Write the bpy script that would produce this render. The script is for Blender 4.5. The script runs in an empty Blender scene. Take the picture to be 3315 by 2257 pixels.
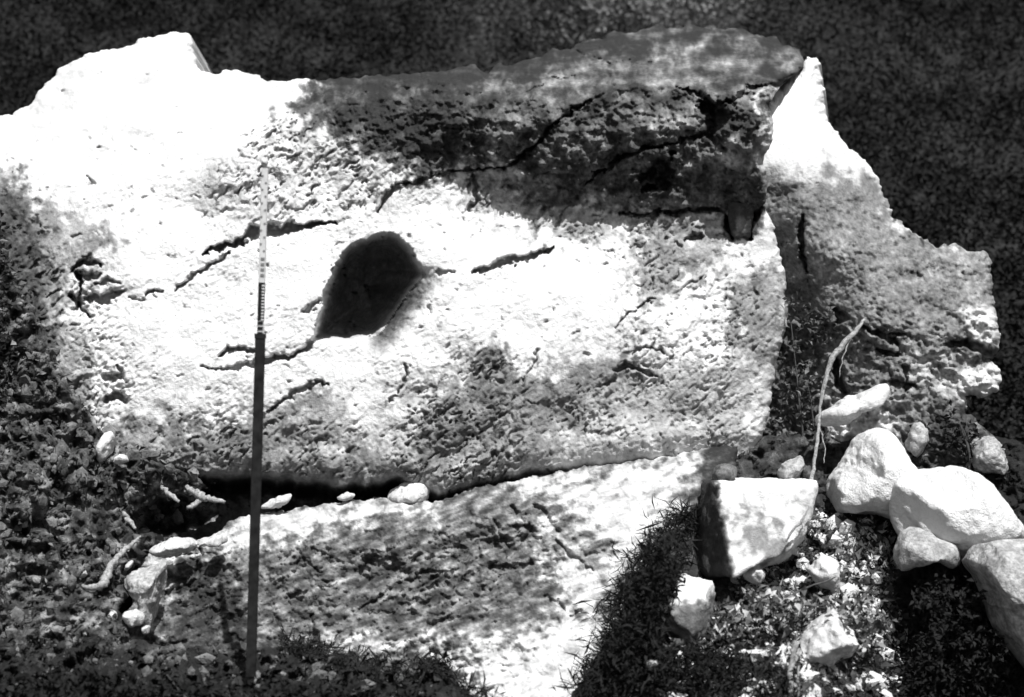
import bpy, math, random
import numpy as np
from mathutils import Vector

random.seed(7)
RNG = np.random.default_rng(7)
C = bpy.context.scene.collection
sc = bpy.context.scene

# ------------------------------------------------------------------ camera, sky, sun, exposure
CAM_Z = 1.70
FPX = 4972.0                       # focal length in photograph pixels (frame 3315 x 2257)
cam = bpy.data.cameras.new('camera')
cam.sensor_width = 36.0
cam.lens = 36.0 * FPX / 3315.0
cam.clip_end = 500
cam.dof.use_dof = True
cam.dof.focus_distance = 9.0
cam.dof.aperture_fstop = 1.3
cam_o = bpy.data.objects.new('camera', cam)
cam_o.location = (0, 0, CAM_Z)
cam_o.rotation_euler = (math.radians(90), 0, 0)
C.objects.link(cam_o)
sc.camera = cam_o

SUN_EL, SUN_AZ = 59.0, 20.0        # azimuth: degrees to the right of the line back to the camera
world = bpy.data.worlds.new('World')
sc.world = world
world.use_nodes = True
nt = world.node_tree
nt.nodes.clear()
sky = nt.nodes.new('ShaderNodeTexSky')
sky.sky_type = 'NISHITA'
sky.sun_disc = False
sky.sun_elevation = math.radians(SUN_EL)
sky.sun_rotation = math.radians(180 - SUN_AZ)
bw = nt.nodes.new('ShaderNodeRGBToBW')          # monochrome photograph: a neutral sky
bg = nt.nodes.new('ShaderNodeBackground')
bg.inputs['Strength'].default_value = 0.11
wo = nt.nodes.new('ShaderNodeOutputWorld')
nt.links.new(sky.outputs[0], bw.inputs[0])
nt.links.new(bw.outputs[0], bg.inputs['Color'])
nt.links.new(bg.outputs[0], wo.inputs['Surface'])

sun = bpy.data.lights.new('sun', 'SUN')
sun.energy = 5.0
sun.angle = math.radians(0.5)
sun.color = (1.0, 1.0, 1.0)
sun_o = bpy.data.objects.new('sun', sun)
a, e = math.radians(SUN_AZ), math.radians(SUN_EL)
SUN_DIR = Vector((math.sin(a) * math.cos(e), -math.cos(a) * math.cos(e), math.sin(e)))
sun_o.rotation_euler = SUN_DIR.to_track_quat('Z', 'Y').to_euler()
sun_o.location = SUN_DIR * 30
C.objects.link(sun_o)

vs = sc.view_settings
vs.view_transform = 'Standard'
vs.look = 'None'
vs.gamma = 1.0
vs.use_curve_mapping = False
vs.exposure = 0.6

# ------------------------------------------------------------------ small maths helpers
def P(px, py, Y):
    """a point Y metres in front of the camera, seen at photograph pixel (px, py)"""
    px, py, Y = np.broadcast_arrays(np.asarray(px, float), np.asarray(py, float), np.asarray(Y, float))
    return np.stack([(px - 1657.5) * Y / FPX, Y, CAM_Z - (py - 1128.5) * Y / FPX], -1)

def sstep(x, a, b):
    t = np.clip((x - a) / (b - a), 0, 1)
    return t * t * (3 - 2 * t)

def perlin(x, y, seed=0):
    r = np.random.default_rng(seed + 1000)
    p = r.permutation(512)
    p = np.concatenate([p, p, p])
    ang = r.random(512) * 2 * np.pi
    gx, gy = np.cos(ang), np.sin(ang)
    xi, yi = np.floor(x).astype(int), np.floor(y).astype(int)
    xf, yf = x - xi, y - yi
    u = xf ** 3 * (xf * (xf * 6 - 15) + 10)
    v = yf ** 3 * (yf * (yf * 6 - 15) + 10)
    def g(ix, iy, dx, dy):
        h = p[(p[ix & 511] + iy) & 511]
        return gx[h] * dx + gy[h] * dy
    n00, n10 = g(xi, yi, xf, yf), g(xi + 1, yi, xf - 1, yf)
    n01, n11 = g(xi, yi + 1, xf, yf - 1), g(xi + 1, yi + 1, xf - 1, yf - 1)
    return 1.5 * ((n00 * (1 - u) + n10 * u) * (1 - v) + (n01 * (1 - u) + n11 * u) * v)

def fbm(x, y, scale, octs=4, seed=0, gain=0.5):
    s, amp, f = 0, 1.0, 1.0 / scale
    for k in range(octs):
        s = s + amp * perlin(x * f + 17.3 * k, y * f + 9.1 * k, seed + k)
        amp *= gain
        f *= 2.03
    return s

def rot(x, y, deg, sx, sy):
    """coordinates along / across a direction that rises deg degrees to the right in the picture"""
    c, s = math.cos(math.radians(deg)), math.sin(math.radians(deg))
    return (x * c - y * s) / sx, (x * s + y * c) / sy

def poly_sd(x, y, poly):
    """signed distance to a polygon, positive inside"""
    p = np.asarray(poly, float)
    d = np.full(x.shape, 1e18)
    ins = np.zeros(x.shape, bool)
    for i in range(len(p)):
        ax, ay = p[i]
        bx, by = p[(i + 1) % len(p)]
        ex, ey = bx - ax, by - ay
        t = np.clip(((x - ax) * ex + (y - ay) * ey) / (ex * ex + ey * ey + 1e-9), 0, 1)
        d = np.minimum(d, (x - ax - t * ex) ** 2 + (y - ay - t * ey) ** 2)
        if ay != by:
            c = ((ay > y) != (by > y)) & (x < (bx - ax) * (y - ay) / (by - ay) + ax)
            ins ^= c
    d = np.sqrt(d)
    return np.where(ins, d, -d)

def line_d(x, y, pts):
    """distance to a polyline whose points carry a half width; returns distance / half width, and the half width"""
    best = np.full(x.shape, 1e9)
    for (ax, ay, aw), (bx, by, bw_) in zip(pts[:-1], pts[1:]):
        ex, ey = bx - ax, by - ay
        t = np.clip(((x - ax) * ex + (y - ay) * ey) / (ex * ex + ey * ey + 1e-9), 0, 1)
        w = aw + t * (bw_ - aw)
        best = np.minimum(best, np.hypot(x - ax - t * ex, y - ay - t * ey) / w)
    return best

def relief(px, py, deg, seed, size=1.0):
    """weathered, streaky rock relief: warped, uneven and patchy"""
    wx = 26 * fbm(px, py, 95 * size, 3, seed + 1) + 7 * fbm(px, py, 24, 2, seed + 2)
    wy = 26 * fbm(px, py, 95 * size, 3, seed + 3) + 7 * fbm(px, py, 24, 2, seed + 4)
    x, y = px + wx, py + wy
    out = 0
    for k, (l, w, amp) in enumerate(((150, 60, 1.0), (64, 22, 0.7), (30, 11, 0.42), (12, 8, 0.22))):
        a_, b_ = rot(x, y, deg + (k - 1) * 7, l * size, w * size)
        m = np.clip(0.55 + 0.9 * fbm(px, py, 190 - 30 * k, 2, seed + 20 + k), 0.05, 1.5)
        n = perlin(a_ + 31 * k, b_ + 17 * k, seed + 40 + k)
        n = np.where(k == 1, 0.45 - np.abs(n) * 1.3, n)
        out = out + amp * m * n
    return out

class TPS:
    def __init__(self, pts, lam=1e-4):
        p = np.asarray(pts, float)
        self.c = p[:, :2] / 1000.0
        n = len(p)
        K = self.k(np.hypot(*(self.c[:, None] - self.c[None]).transpose(2, 0, 1)))
        Pm = np.c_[np.ones(n), self.c]
        A = np.block([[K + lam * np.eye(n), Pm], [Pm.T, np.zeros((3, 3))]])
        self.w = np.linalg.solve(A, np.r_[p[:, 2], 0, 0, 0])
    @staticmethod
    def k(r):
        return np.where(r > 1e-9, r * r * np.log(np.maximum(r, 1e-9)), 0)
    def __call__(self, x, y):
        x, y = np.asarray(x, float) / 1000, np.asarray(y, float) / 1000
        out = self.w[-3] + self.w[-2] * x + self.w[-1] * y
        for (cx, cy), w in zip(self.c, self.w[:-3]):
            out = out + w * self.k(np.hypot(x - cx, y - cy))
        return out

def interp_y(x, pts):
    p = np.asarray(pts, float)
    return np.interp(x, p[:, 0], p[:, 1])

def smooth_poly(poly, n=2):
    p = np.asarray(poly, float)
    for _ in range(n):
        q = np.roll(p, -1, 0)
        p = np.stack([0.75 * p + 0.25 * q, 0.25 * p + 0.75 * q], 1).reshape(-1, 2)
    return p

# ------------------------------------------------------------------ object helpers
def props(o, label=None, cat=None, group=None, kind=None):
    for k, v in (('label', label), ('category', cat), ('group', group), ('kind', kind)):
        if v:
            o[k] = v
    return o

def make_mesh(name, V, F, mat, attrs=None, smooth=True, parent=None, origin=None):
    """V (n,3) world positions; F list of index arrays (m,3) / (m,4)"""
    V = np.asarray(V, float)
    if origin is None:
        origin = np.array([V[:, 0].mean(), V[:, 1].mean(), V[:, 2].min()])
    origin = np.asarray(origin, float)
    me = bpy.data.meshes.new(name)
    F = [np.asarray(f, np.int32) for f in F if len(f)]
    nv = len(V)
    loops = np.concatenate([f.ravel() for f in F])
    counts = np.concatenate([np.full(len(f), f.shape[1], np.int32) for f in F])
    starts = np.concatenate([[0], np.cumsum(counts)[:-1]]).astype(np.int32)
    me.vertices.add(nv)
    me.vertices.foreach_set('co', (V - origin).astype(np.float32).ravel())
    me.loops.add(len(loops))
    me.loops.foreach_set('vertex_index', loops)
    me.polygons.add(len(counts))
    me.polygons.foreach_set('loop_start', starts)
    try:
        me.polygons.foreach_set('loop_total', counts)
    except Exception:
        pass
    me.polygons.foreach_set('use_smooth', np.full(len(counts), smooth))
    for k, v in (attrs or {}).items():
        at = me.attributes.new(k, 'FLOAT', 'POINT')
        at.data.foreach_set('value', np.asarray(v, np.float32))
    me.update(calc_edges=True)
    me.validate()
    me.materials.append(mat)
    o = bpy.data.objects.new(name, me)
    C.objects.link(o)
    if parent is not None:
        o.parent = parent
        o.location = Vector(origin) - parent.location
    else:
        o.location = Vector(origin)
    return o

def empty(name, loc):
    o = bpy.data.objects.new(name, None)
    o.empty_display_size = 0.1
    o.location = Vector(loc)
    C.objects.link(o)
    return o

def sheet(outline, step, depth_fn, rim_px=60, rim=0.3, back=0.9, shrink=0.05, wob=0, wob_scale=60, seed=0, close=True):
    """a rock face: a fine grid inside a traced outline with its own depth at every point, rounded away at
    the rim and closed behind. Returns world vertices, faces, px, py"""
    out = np.asarray(outline, float)
    x0, y0 = out.min(0) - step * 2
    x1, y1 = out.max(0) + step * 2
    nx, ny = int((x1 - x0) / step) + 1, int((y1 - y0) / step) + 1
    gx, gy = np.meshgrid(x0 + np.arange(nx) * step, y0 + np.arange(ny) * step)
    gx, gy = gx.ravel(), gy.ravel()
    wx = wob * fbm(gx, gy, wob_scale, 3, seed + 5) if wob else 0
    wy = wob * fbm(gx, gy, wob_scale, 3, seed + 9) if wob else 0
    sd = poly_sd(gx + wx, gy + wy, out)
    idx = np.arange(nx * ny).reshape(ny, nx)
    q = np.stack([idx[:-1, :-1], idx[1:, :-1], idx[1:, 1:], idx[:-1, 1:]], -1).reshape(-1, 4)
    keep = sd[q].mean(1) > 0
    q = q[keep]
    # pull the stair-stepped border onto the outline
    ed = np.concatenate([q[:, [0, 1]], q[:, [1, 2]], q[:, [2, 3]], q[:, [3, 0]]])
    key = np.sort(ed, 1)
    kk = key[:, 0].astype(np.int64) * (nx * ny) + key[:, 1]
    uq, first, cnt = np.unique(kk, return_index=True, return_counts=True)
    be = ed[first[cnt == 1]]
    bv = np.unique(be)
    S = sd.reshape(ny, nx)
    Gy, Gx = np.gradient(S, step)
    g = np.hypot(Gx, Gy).ravel() + 1e-6
    mv = np.clip(-sd[bv], -step * 0.75, step * 0.75) / g[bv]
    gx2, gy2 = gx.copy(), gy.copy()
    gx2[bv] += mv * Gx.ravel()[bv] / g[bv]
    gy2[bv] += mv * Gy.ravel()[bv] / g[bv]
    used = np.unique(q)
    remap = np.full(nx * ny, -1)
    remap[used] = np.arange(len(used))
    q = remap[q]
    px, py, d = gx2[used], gy2[used], np.maximum(sd[used], 0)
    Y = depth_fn(px, py)
    if rim:
        t = np.clip(1 - d / rim_px, 0, 1)
        Y = Y + rim * (1 - np.sqrt(1 - t * t * 0.999))
    V = P(px, py, Y)
    F4, F3 = [q], []
    if close:
        be = remap[be]
        cx, cy = px.mean(), py.mean()
        bidx = np.unique(be)
        m = np.full(len(px), -1)
        n0 = len(px)
        rings = [bidx]
        for k, (by_, sh) in enumerate(((back * 0.4, shrink * 0.4), (back, shrink * 2))):
            rx, ry = px[bidx] + (cx - px[bidx]) * sh, py[bidx] + (cy - py[bidx]) * sh
            R = P(rx, ry, Y[bidx] + by_)
            rings.append(np.arange(len(bidx)) + len(V))
            V = np.concatenate([V, R])
            px2 = rx
            px_, py_ = rx, ry
            if k == 0:
                ex_px, ex_py = rx, ry
            else:
                ex_px, ex_py = np.concatenate([ex_px, rx]), np.concatenate([ex_py, ry])
        loc = np.full(n0, -1)
        loc[bidx] = np.arange(len(bidx))
        for k in range(2):
            a_, b_ = loc[be[:, 0]], loc[be[:, 1]]
            F4.append(np.stack([rings[k][b_], rings[k][a_], rings[k + 1][a_], rings[k + 1][b_]], -1))
        V = np.concatenate([V, P([cx], [cy], [Y.mean() + back * 1.3])])
        a_, b_ = loc[be[:, 0]], loc[be[:, 1]]
        F3.append(np.stack([rings[2][b_], rings[2][a_], np.full(len(a_), len(V) - 1)], -1))
        px = np.concatenate([px, ex_px, [cx]])
        py = np.concatenate([py, ex_py, [cy]])
    return V, F4 + F3, px, py

_ico = {}
def icosphere(sub):
    if sub in _ico:
        return _ico[sub]
    import bmesh
    bm = bmesh.new()
    bmesh.ops.create_icosphere(bm, subdivisions=sub, radius=1.0)
    V = np.array([v.co[:] for v in bm.verts])
    F = np.array([[v.index for v in f.verts] for f in bm.faces])
    bm.free()
    _ico[sub] = (V, F)
    return V, F

def noise3(v, scale, seed, octs=3):
    """cheap 3-D noise: three planar noises"""
    x, y, z = v[:, 0] + 50, v[:, 1] + 50, v[:, 2] + 50
    return (fbm(x + 0.37 * z, y - 0.21 * z, scale, octs, seed) + fbm(y + 0.31 * x, z + 0.17 * x, scale, octs, seed + 31)
            + fbm(z - 0.27 * y, x + 0.23 * y, scale, octs, seed + 67)) / 1.9

def stone_mesh(outline, Y, depth, sub=5, power=2.4, facets=6, rough=0.03, seed=0, tilt=0.0):
    """a closed stone whose front outline is traced: returns world V, F, and the unit directions"""
    o = smooth_poly(outline, 1)
    c = o.mean(0)
    rel = o - c
    ang = np.arctan2(-rel[:, 1], rel[:, 0])
    rad = np.hypot(rel[:, 0], rel[:, 1])
    srt = np.argsort(ang)
    ang, rad = ang[srt], rad[srt]
    V, F = icosphere(sub)
    V = V.copy()
    rng = np.random.default_rng(seed + 5)
    rho = np.hypot(V[:, 0], V[:, 2])
    th = np.arctan2(V[:, 2], V[:, 0])
    R = np.interp(th, np.r_[ang - 2 * np.pi, ang, ang + 2 * np.pi], np.r_[rad, rad, rad])
    R = R * Y / FPX
    f = np.abs(V) ** power
    k = 1.0 / np.maximum((rho ** power + np.abs(V[:, 1]) ** power) ** (1 / power), 1e-6)
    q = np.stack([np.cos(th) * rho * k, V[:, 1] * k, np.sin(th) * rho * k], -1)
    for _ in range(facets):
        n = rng.normal(size=3)
        n[1] = -abs(n[1])
        n /= np.linalg.norm(n)
        n[[0, 2]] *= 0.8
        n /= np.linalg.norm(n)
        lim = rng.uniform(0.58, 0.86) if facets > 6 else rng.uniform(0.72, 0.92)
        dd = q @ n - lim
        m = np.maximum(dd, 0)[:, None]
        q = q - 0.85 * m * n
    W = np.stack([q[:, 0] * R, q[:, 1] * depth, q[:, 2] * R], -1)
    sz = (rad.mean() * Y / FPX)
    W = W + V * (rough * sz * (noise3(W / sz, 0.9, seed, 4) + 0.5 * (0.5 - np.abs(noise3(W / sz, 0.45, seed + 3, 3)))))[:, None]
    W[:, 1] += tilt * W[:, 2]
    W = W + P(c[0], c[1], Y)
    return W, F, V

def tube(pts, radii, sides=7, seed=0, wob=0.0):
    pts = np.asarray(pts, float)
    n = len(pts)
    # resample with Catmull-Rom
    out, rr = [], []
    for i in range(n - 1):
        p0, p1, p2, p3 = pts[max(i - 1, 0)], pts[i], pts[i + 1], pts[min(i + 2, n - 1)]
        for t in np.linspace(0, 1, 6, endpoint=False):
            out.append(0.5 * (2 * p1 + (p2 - p0) * t + (2 * p0 - 5 * p1 + 4 * p2 - p3) * t * t + (3 * p1 - p0 - 3 * p2 + p3) * t ** 3))
            rr.append(radii[i] + (radii[i + 1] - radii[i]) * t)
    out.append(pts[-1]); rr.append(radii[-1])
    out, rr = np.array(out), np.array(rr)
    rng = np.random.default_rng(seed)
    if wob:
        out = out + rng.normal(size=out.shape) * wob
    T = np.gradient(out, axis=0)
    T /= np.linalg.norm(T, axis=1)[:, None] + 1e-9
    up = np.array([0.13, 0.97, 0.2])
    A = np.cross(T, up)
    A /= np.linalg.norm(A, axis=1)[:, None] + 1e-9
    B = np.cross(T, A)
    th = np.linspace(0, 2 * np.pi, sides, endpoint=False)
    rj = rr[:, None] * (1 + 0.18 * rng.normal(size=(len(rr), sides)))
    ring = out[:, None] + rj[..., None] * (np.cos(th)[None, :, None] * A[:, None] + np.sin(th)[None, :, None] * B[:, None])
    V = ring.reshape(-1, 3)
    m = len(out)
    i, j = np.meshgrid(np.arange(m - 1), np.arange(sides), indexing='ij')
    j2 = (j + 1) % sides
    F = np.stack([i * sides + j, i * sides + j2, (i + 1) * sides + j2, (i + 1) * sides + j], -1).reshape(-1, 4)
    V = np.concatenate([V, out[:1], out[-1:]])
    k = np.arange(sides)
    c0 = np.stack([np.full(sides, m * sides), (k + 1) % sides, k], -1)
    b = (m - 1) * sides
    c1 = np.stack([np.full(sides, m * sides + 1), b + k, b + (k + 1) % sides], -1)
    return V, [F, np.concatenate([c0, c1])]

def leaf_mesh(pos, length, width, seed=0, up=0.35, droop=0.25):
    """small folded leaves: 5 vertices, 4 triangles each"""
    n = len(pos)
    rng = np.random.default_rng(seed)
    d = rng.normal(size=(n, 3))
    d /= np.linalg.norm(d, axis=1)[:, None]
    nrm = rng.normal(size=(n, 3))
    nrm[:, 2] += up * 3
    s = np.cross(d, nrm)
    s /= np.linalg.norm(s, axis=1)[:, None] + 1e-9
    nn = np.cross(s, d)
    L = np.broadcast_to(length, n)[:, None] * (0.7 + 0.6 * rng.random((n, 1)))
    Wd = np.broadcast_to(width, n)[:, None] * (0.7 + 0.6 * rng.random((n, 1)))
    p0 = pos
    tip = pos + d * L - nn * L * droop
    mid = pos + d * L * 0.5
    lf, rt = mid + s * Wd * 0.5 + nn * Wd * 0.18, mid - s * Wd * 0.5 + nn * Wd * 0.18
    V = np.stack([p0, lf, tip, rt, mid], 1).reshape(-1, 3)
    b = (np.arange(n) * 5)[:, None]
    F = np.concatenate([b + np.array([[0, 4, 1]]), b + np.array([[1, 4, 2]]), b + np.array([[2, 4, 3]]), b + np.array([[3, 4, 0]])])
    return V, [F]

# ------------------------------------------------------------------ materials
def node_mat(name):
    m = bpy.data.materials.new(name)
    m.use_nodes = True
    t = m.node_tree
    b = t.nodes['Principled BSDF']
    return m, t, b

def math_node(t, op, a, b=None, clamp=False):
    n = t.nodes.new('ShaderNodeMath')
    n.operation = op
    n.use_clamp = clamp
    for i, v in enumerate((a, b)):
        if v is None:
            continue
        if isinstance(v, (int, float)):
            n.inputs[i].default_value = v
        else:
            t.links.new(v, n.inputs[i])
    return n.outputs[0]

def noise_node(t, vec, scale, detail=6, rough=0.6):
    n = t.nodes.new('ShaderNodeTexNoise')
    n.inputs['Scale'].default_value = scale
    n.inputs['Detail'].default_value = detail
    n.inputs['Roughness'].default_value = rough
    t.links.new(vec, n.inputs['Vector'])
    return n.outputs['Fac']

def ramp(t, fac, stops):
    r = t.nodes.new('ShaderNodeValToRGB')
    el = r.color_ramp.elements
    while len(el) < len(stops):
        el.new(0.5)
    for e_, (p_, v_) in zip(el, stops):
        e_.position = p_
        e_.color = (v_, v_, v_, 1)
    t.links.new(fac, r.inputs['Fac'])
    return r.outputs['Color']

def rock_mat(name, stops, base=0.0, mottle=0.5, speck=0.35, bump=0.5, scale=1.0, use_attr=True):
    """limestone: pale fresh stone, grey weathering crust and black lichen, plus some painted shade, where the 'stain' attribute rises"""
    m, t, b = node_mat(name)
    tc = t.nodes.new('ShaderNodeTexCoord')
    vec = tc.outputs['Object']
    n1 = noise_node(t, vec, 9 * scale, 8, 0.65)
    n2 = noise_node(t, vec, 55 * scale, 4, 0.6)
    n3 = noise_node(t, vec, 140 * scale, 2, 0.5)
    s = math_node(t, 'MULTIPLY', math_node(t, 'SUBTRACT', n1, 0.5), mottle)
    s2 = math_node(t, 'MULTIPLY', math_node(t, 'SUBTRACT', n2, 0.5), speck)
    tot = math_node(t, 'ADD', s, s2)
    if use_attr:
        at = t.nodes.new('ShaderNodeAttribute')
        at.attribute_name = 'stain_shade'
        sf = at.outputs['Fac']
        # mottling grows with the crust: fresh stone is cleaner
        k = math_node(t, 'ADD', math_node(t, 'MULTIPLY', math_node(t, 'MULTIPLY', sf, 2.2, True), 0.7), 0.3)
        tot = math_node(t, 'ADD', math_node(t, 'MULTIPLY', tot, k), sf)
    fac = math_node(t, 'ADD', tot, base, True)
    col = ramp(t, fac, stops)
    t.links.new(col, b.inputs['Base Color'])
    b.inputs['Roughness'].default_value = 0.92
    b.inputs['Specular IOR Level'].default_value = 0.05
    h = math_node(t, 'ADD', math_node(t, 'MULTIPLY', n2, 0.7), math_node(t, 'MULTIPLY', n3, 0.3))
    bp = t.nodes.new('ShaderNodeBump')
    bp.inputs['Strength'].default_value = bump
    bp.inputs['Distance'].default_value = 0.03
    t.links.new(h, bp.inputs['Height'])
    t.links.new(bp.outputs[0], b.inputs['Normal'])
    return m

LIME = [(0.0, 0.54), (0.10, 0.48), (0.22, 0.38), (0.42, 0.20), (0.62, 0.10), (0.82, 0.045), (1.0, 0.025)]
M_rock = rock_mat('limestone', LIME)
M_white = rock_mat('pale_limestone', LIME, base=0.03, mottle=0.5, speck=0.35, bump=0.7, use_attr=False)
M_block = rock_mat('block_limestone', LIME, base=0.17, mottle=0.8, speck=0.5, bump=0.5, use_attr=False)
M_grey = rock_mat('grey_limestone', LIME, base=0.33, mottle=0.9, speck=0.6, bump=0.6, use_attr=False)
M_dark = rock_mat('lichened_limestone', LIME, base=0.62, mottle=0.8, speck=0.5, bump=0.6, use_attr=False)
SOIL = [(0.0, 0.30), (0.25, 0.13), (0.5, 0.06), (0.75, 0.035), (1.0, 0.02)]
M_soil = rock_mat('soil', SOIL, mottle=1.0, speck=0.9, bump=1.0)
M_hill = rock_mat('hill_soil', SOIL, base=1.0, mottle=0.4, speck=0.3, scale=0.2, use_attr=False)

def leaf_mat(name, lo, hi):
    m, t, b = node_mat(name)
    at = t.nodes.new('ShaderNodeAttribute')
    at.attribute_name = 'tone'
    col = ramp(t, at.outputs['Fac'], [(0.0, lo), (1.0, hi)])
    t.links.new(col, b.inputs['Base Color'])
    b.inputs['Roughness'].default_value = 0.75
    b.inputs['Specular IOR Level'].default_value = 0.04
    return m

M_scrub = leaf_mat('scrub_leaf', 0.010, 0.26)
M_litter = leaf_mat('litter_leaf', 0.016, 0.17)
M_darkleaf = leaf_mat('dark_leaf', 0.010, 0.026)
M_brightleaf = leaf_mat('bright_leaf', 0.03, 0.42)

def plain_mat(name, v, rough=0.6, var=0.3, scale=40):
    m, t, b = node_mat(name)
    tc = t.nodes.new('ShaderNodeTexCoord')
    n = noise_node(t, tc.outputs['Object'], scale, 4)
    t.links.new(ramp(t, n, [(0.3, v * (1 - var)), (0.7, min(v * (1 + var), 0.85))]), b.inputs['Base Color'])
    b.inputs['Roughness'].default_value = rough
    b.inputs['Specular IOR Level'].default_value = 0.06
    return m

M_staff_black = plain_mat('black_paint', 0.014, 0.9, 0.5, 25)
M_staff_white = plain_mat('white_paint', 0.45, 0.6, 0.15)
M_staff_grey = plain_mat('grey_paint', 0.16, 0.6, 0.15)
M_root = plain_mat('pale_bark', 0.22, 0.9, 0.6, 70)
M_twig = plain_mat('dark_bark', 0.06, 0.85, 0.4, 60)

# ------------------------------------------------------------------ main rock
def stain_stack(px, py, layers, seed=0):
    s = np.zeros(px.shape)
    for k, (poly, val, soft) in enumerate(layers):
        p = np.asarray(poly, float)
        sel = (px > p[:, 0].min() - soft * 2) & (px < p[:, 0].max() + soft * 2) & (py > p[:, 1].min() - soft * 2) & (py < p[:, 1].max() + soft * 2)
        if not sel.any():
            continue
        x, y = px[sel], py[sel]
        w = fbm(x, y, 45, 4, seed + 7 * k, 0.6) * soft * 0.9 + fbm(x, y, 160, 2, seed + 11 * k) * soft * 0.6
        m = sstep(poly_sd(x, y, p) + w, -soft * 0.6, soft * 0.6)
        s[sel] = s[sel] + (val - s[sel]) * m
    return s

ROCK_OUT = [(-260, 400), (0, 374), (45, 372), (100, 330), (190, 230), (240, 195), (290, 168), (360, 160), (420, 152), (450, 128), (530, 110), (600, 104),
            (616, 110), (622, 150), (634, 200), (648, 232), (700, 238), (722, 228), (780, 232), (830, 242), (856, 262), (930, 262), (1010, 258), (1150, 250),
            (1300, 240), (1440, 232), (1530, 206), (1575, 236), (1612, 206), (1660, 212), (1700, 190), (1752, 186), (1786, 158), (1850, 160), (1884, 132), (1950, 126), (1990, 98), (2060, 106), (2110, 84), (2200, 92), (2236, 78), (2330, 98), (2400, 90), (2440, 116), (2510, 120), (2540, 146),
            (2592, 158), (2606, 196), (2600, 225), (2545, 262), (2505, 300), (2490, 335), (2500, 400), (2498, 450), (2470, 520), (2484, 580), (2488, 625),
            (2470, 665), (2440, 700), (2470, 660), (2486, 690), (2512, 760), (2530, 850), (2548, 940), (2552, 1010), (2530, 1110), (2508, 1200), (2500, 1290), (2474, 1400),
            (2440, 1490), (2420, 1700), (2300, 1850), (-260, 1850)]

ROCK_D = TPS([(-260, 400, 10.3), (0, 372, 10.6), (190, 230, 10.75), (430, 140, 10.85), (600, 105, 10.85), (640, 235, 10.55), (830, 250, 10.4), (1000, 262, 10.15),
              (-260, 700, 9.6), (100, 500, 9.85), (400, 430, 9.8), (700, 390, 9.7), (900, 360, 9.66), (300, 250, 10.4), (600, 230, 10.45),
              (100, 800, 9.4), (300, 700, 9.38), (600, 650, 9.36), (900, 600, 9.36), (1080, 590, 9.38),
              (200, 1000, 9.22), (500, 950, 9.16), (800, 950, 9.15), (1000, 900, 9.16), (1200, 700, 9.24), (1450, 800, 9.18),
              (500, 1200, 9.05), (800, 1250, 9.0), (1100, 1200, 9.0), (1400, 1100, 9.03), (1700, 950, 9.1),
              (400, 1450, 9.0), (700, 1450, 8.98), (1000, 1450, 8.95), (1300, 1400, 8.92), (1600, 1300, 8.94), (1900, 1100, 9.02),
              (1200, 480, 9.36), (1100, 350, 9.55), (1350, 380, 9.32), (1500, 350, 9.27), (1500, 530, 9.36), (1750, 640, 9.38), (1900, 380, 9.26), (1900, 660, 9.40), (2300, 380, 9.18), (2300, 660, 9.40), (2450, 480, 9.15),
              (1250, 258, 9.8), (1600, 225, 10.0), (1900, 150, 10.6), (2200, 90, 11.2), (2500, 120, 11.0), (2580, 220, 10.2),
              (1500, 300, 9.35), (1700, 290, 9.35), (2000, 270, 9.4), (2300, 290, 9.25), (2470, 285, 9.35),
              (1700, 720, 9.34), (2000, 760, 9.30), (2250, 760, 9.34), (2450, 800, 9.38), (2500, 1000, 9.36), (2480, 1250, 9.28), (2400, 1450, 9.18),
              (2100, 1400, 8.96), (2200, 1000, 9.08), (2300, 1200, 9.05), (2000, 850, 9.2), (1000, 1850, 8.95), (1800, 1850, 8.9), (0, 1850, 9.0), (2300, 1850, 9.0)], 1e-3)

LIP = [(-300, 1480), (300, 1505), (600, 1522), (690, 1530), (900, 1538), (1100, 1562), (1290, 1545), (1420, 1592), (1560, 1556), (1740, 1510), (2000, 1478), (2400, 1450)]
CAVITY = smooth_poly([(1012, 1095), (1030, 1020), (1045, 960), (1072, 895), (1088, 838), (1140, 790), (1200, 764), (1262, 755), (1302, 768), (1345, 820),
                      (1368, 870), (1374, 898), (1345, 925), (1300, 985), (1262, 1045), (1228, 1092), (1170, 1099), (1100, 1106), (1050, 1102)], 2)

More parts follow.
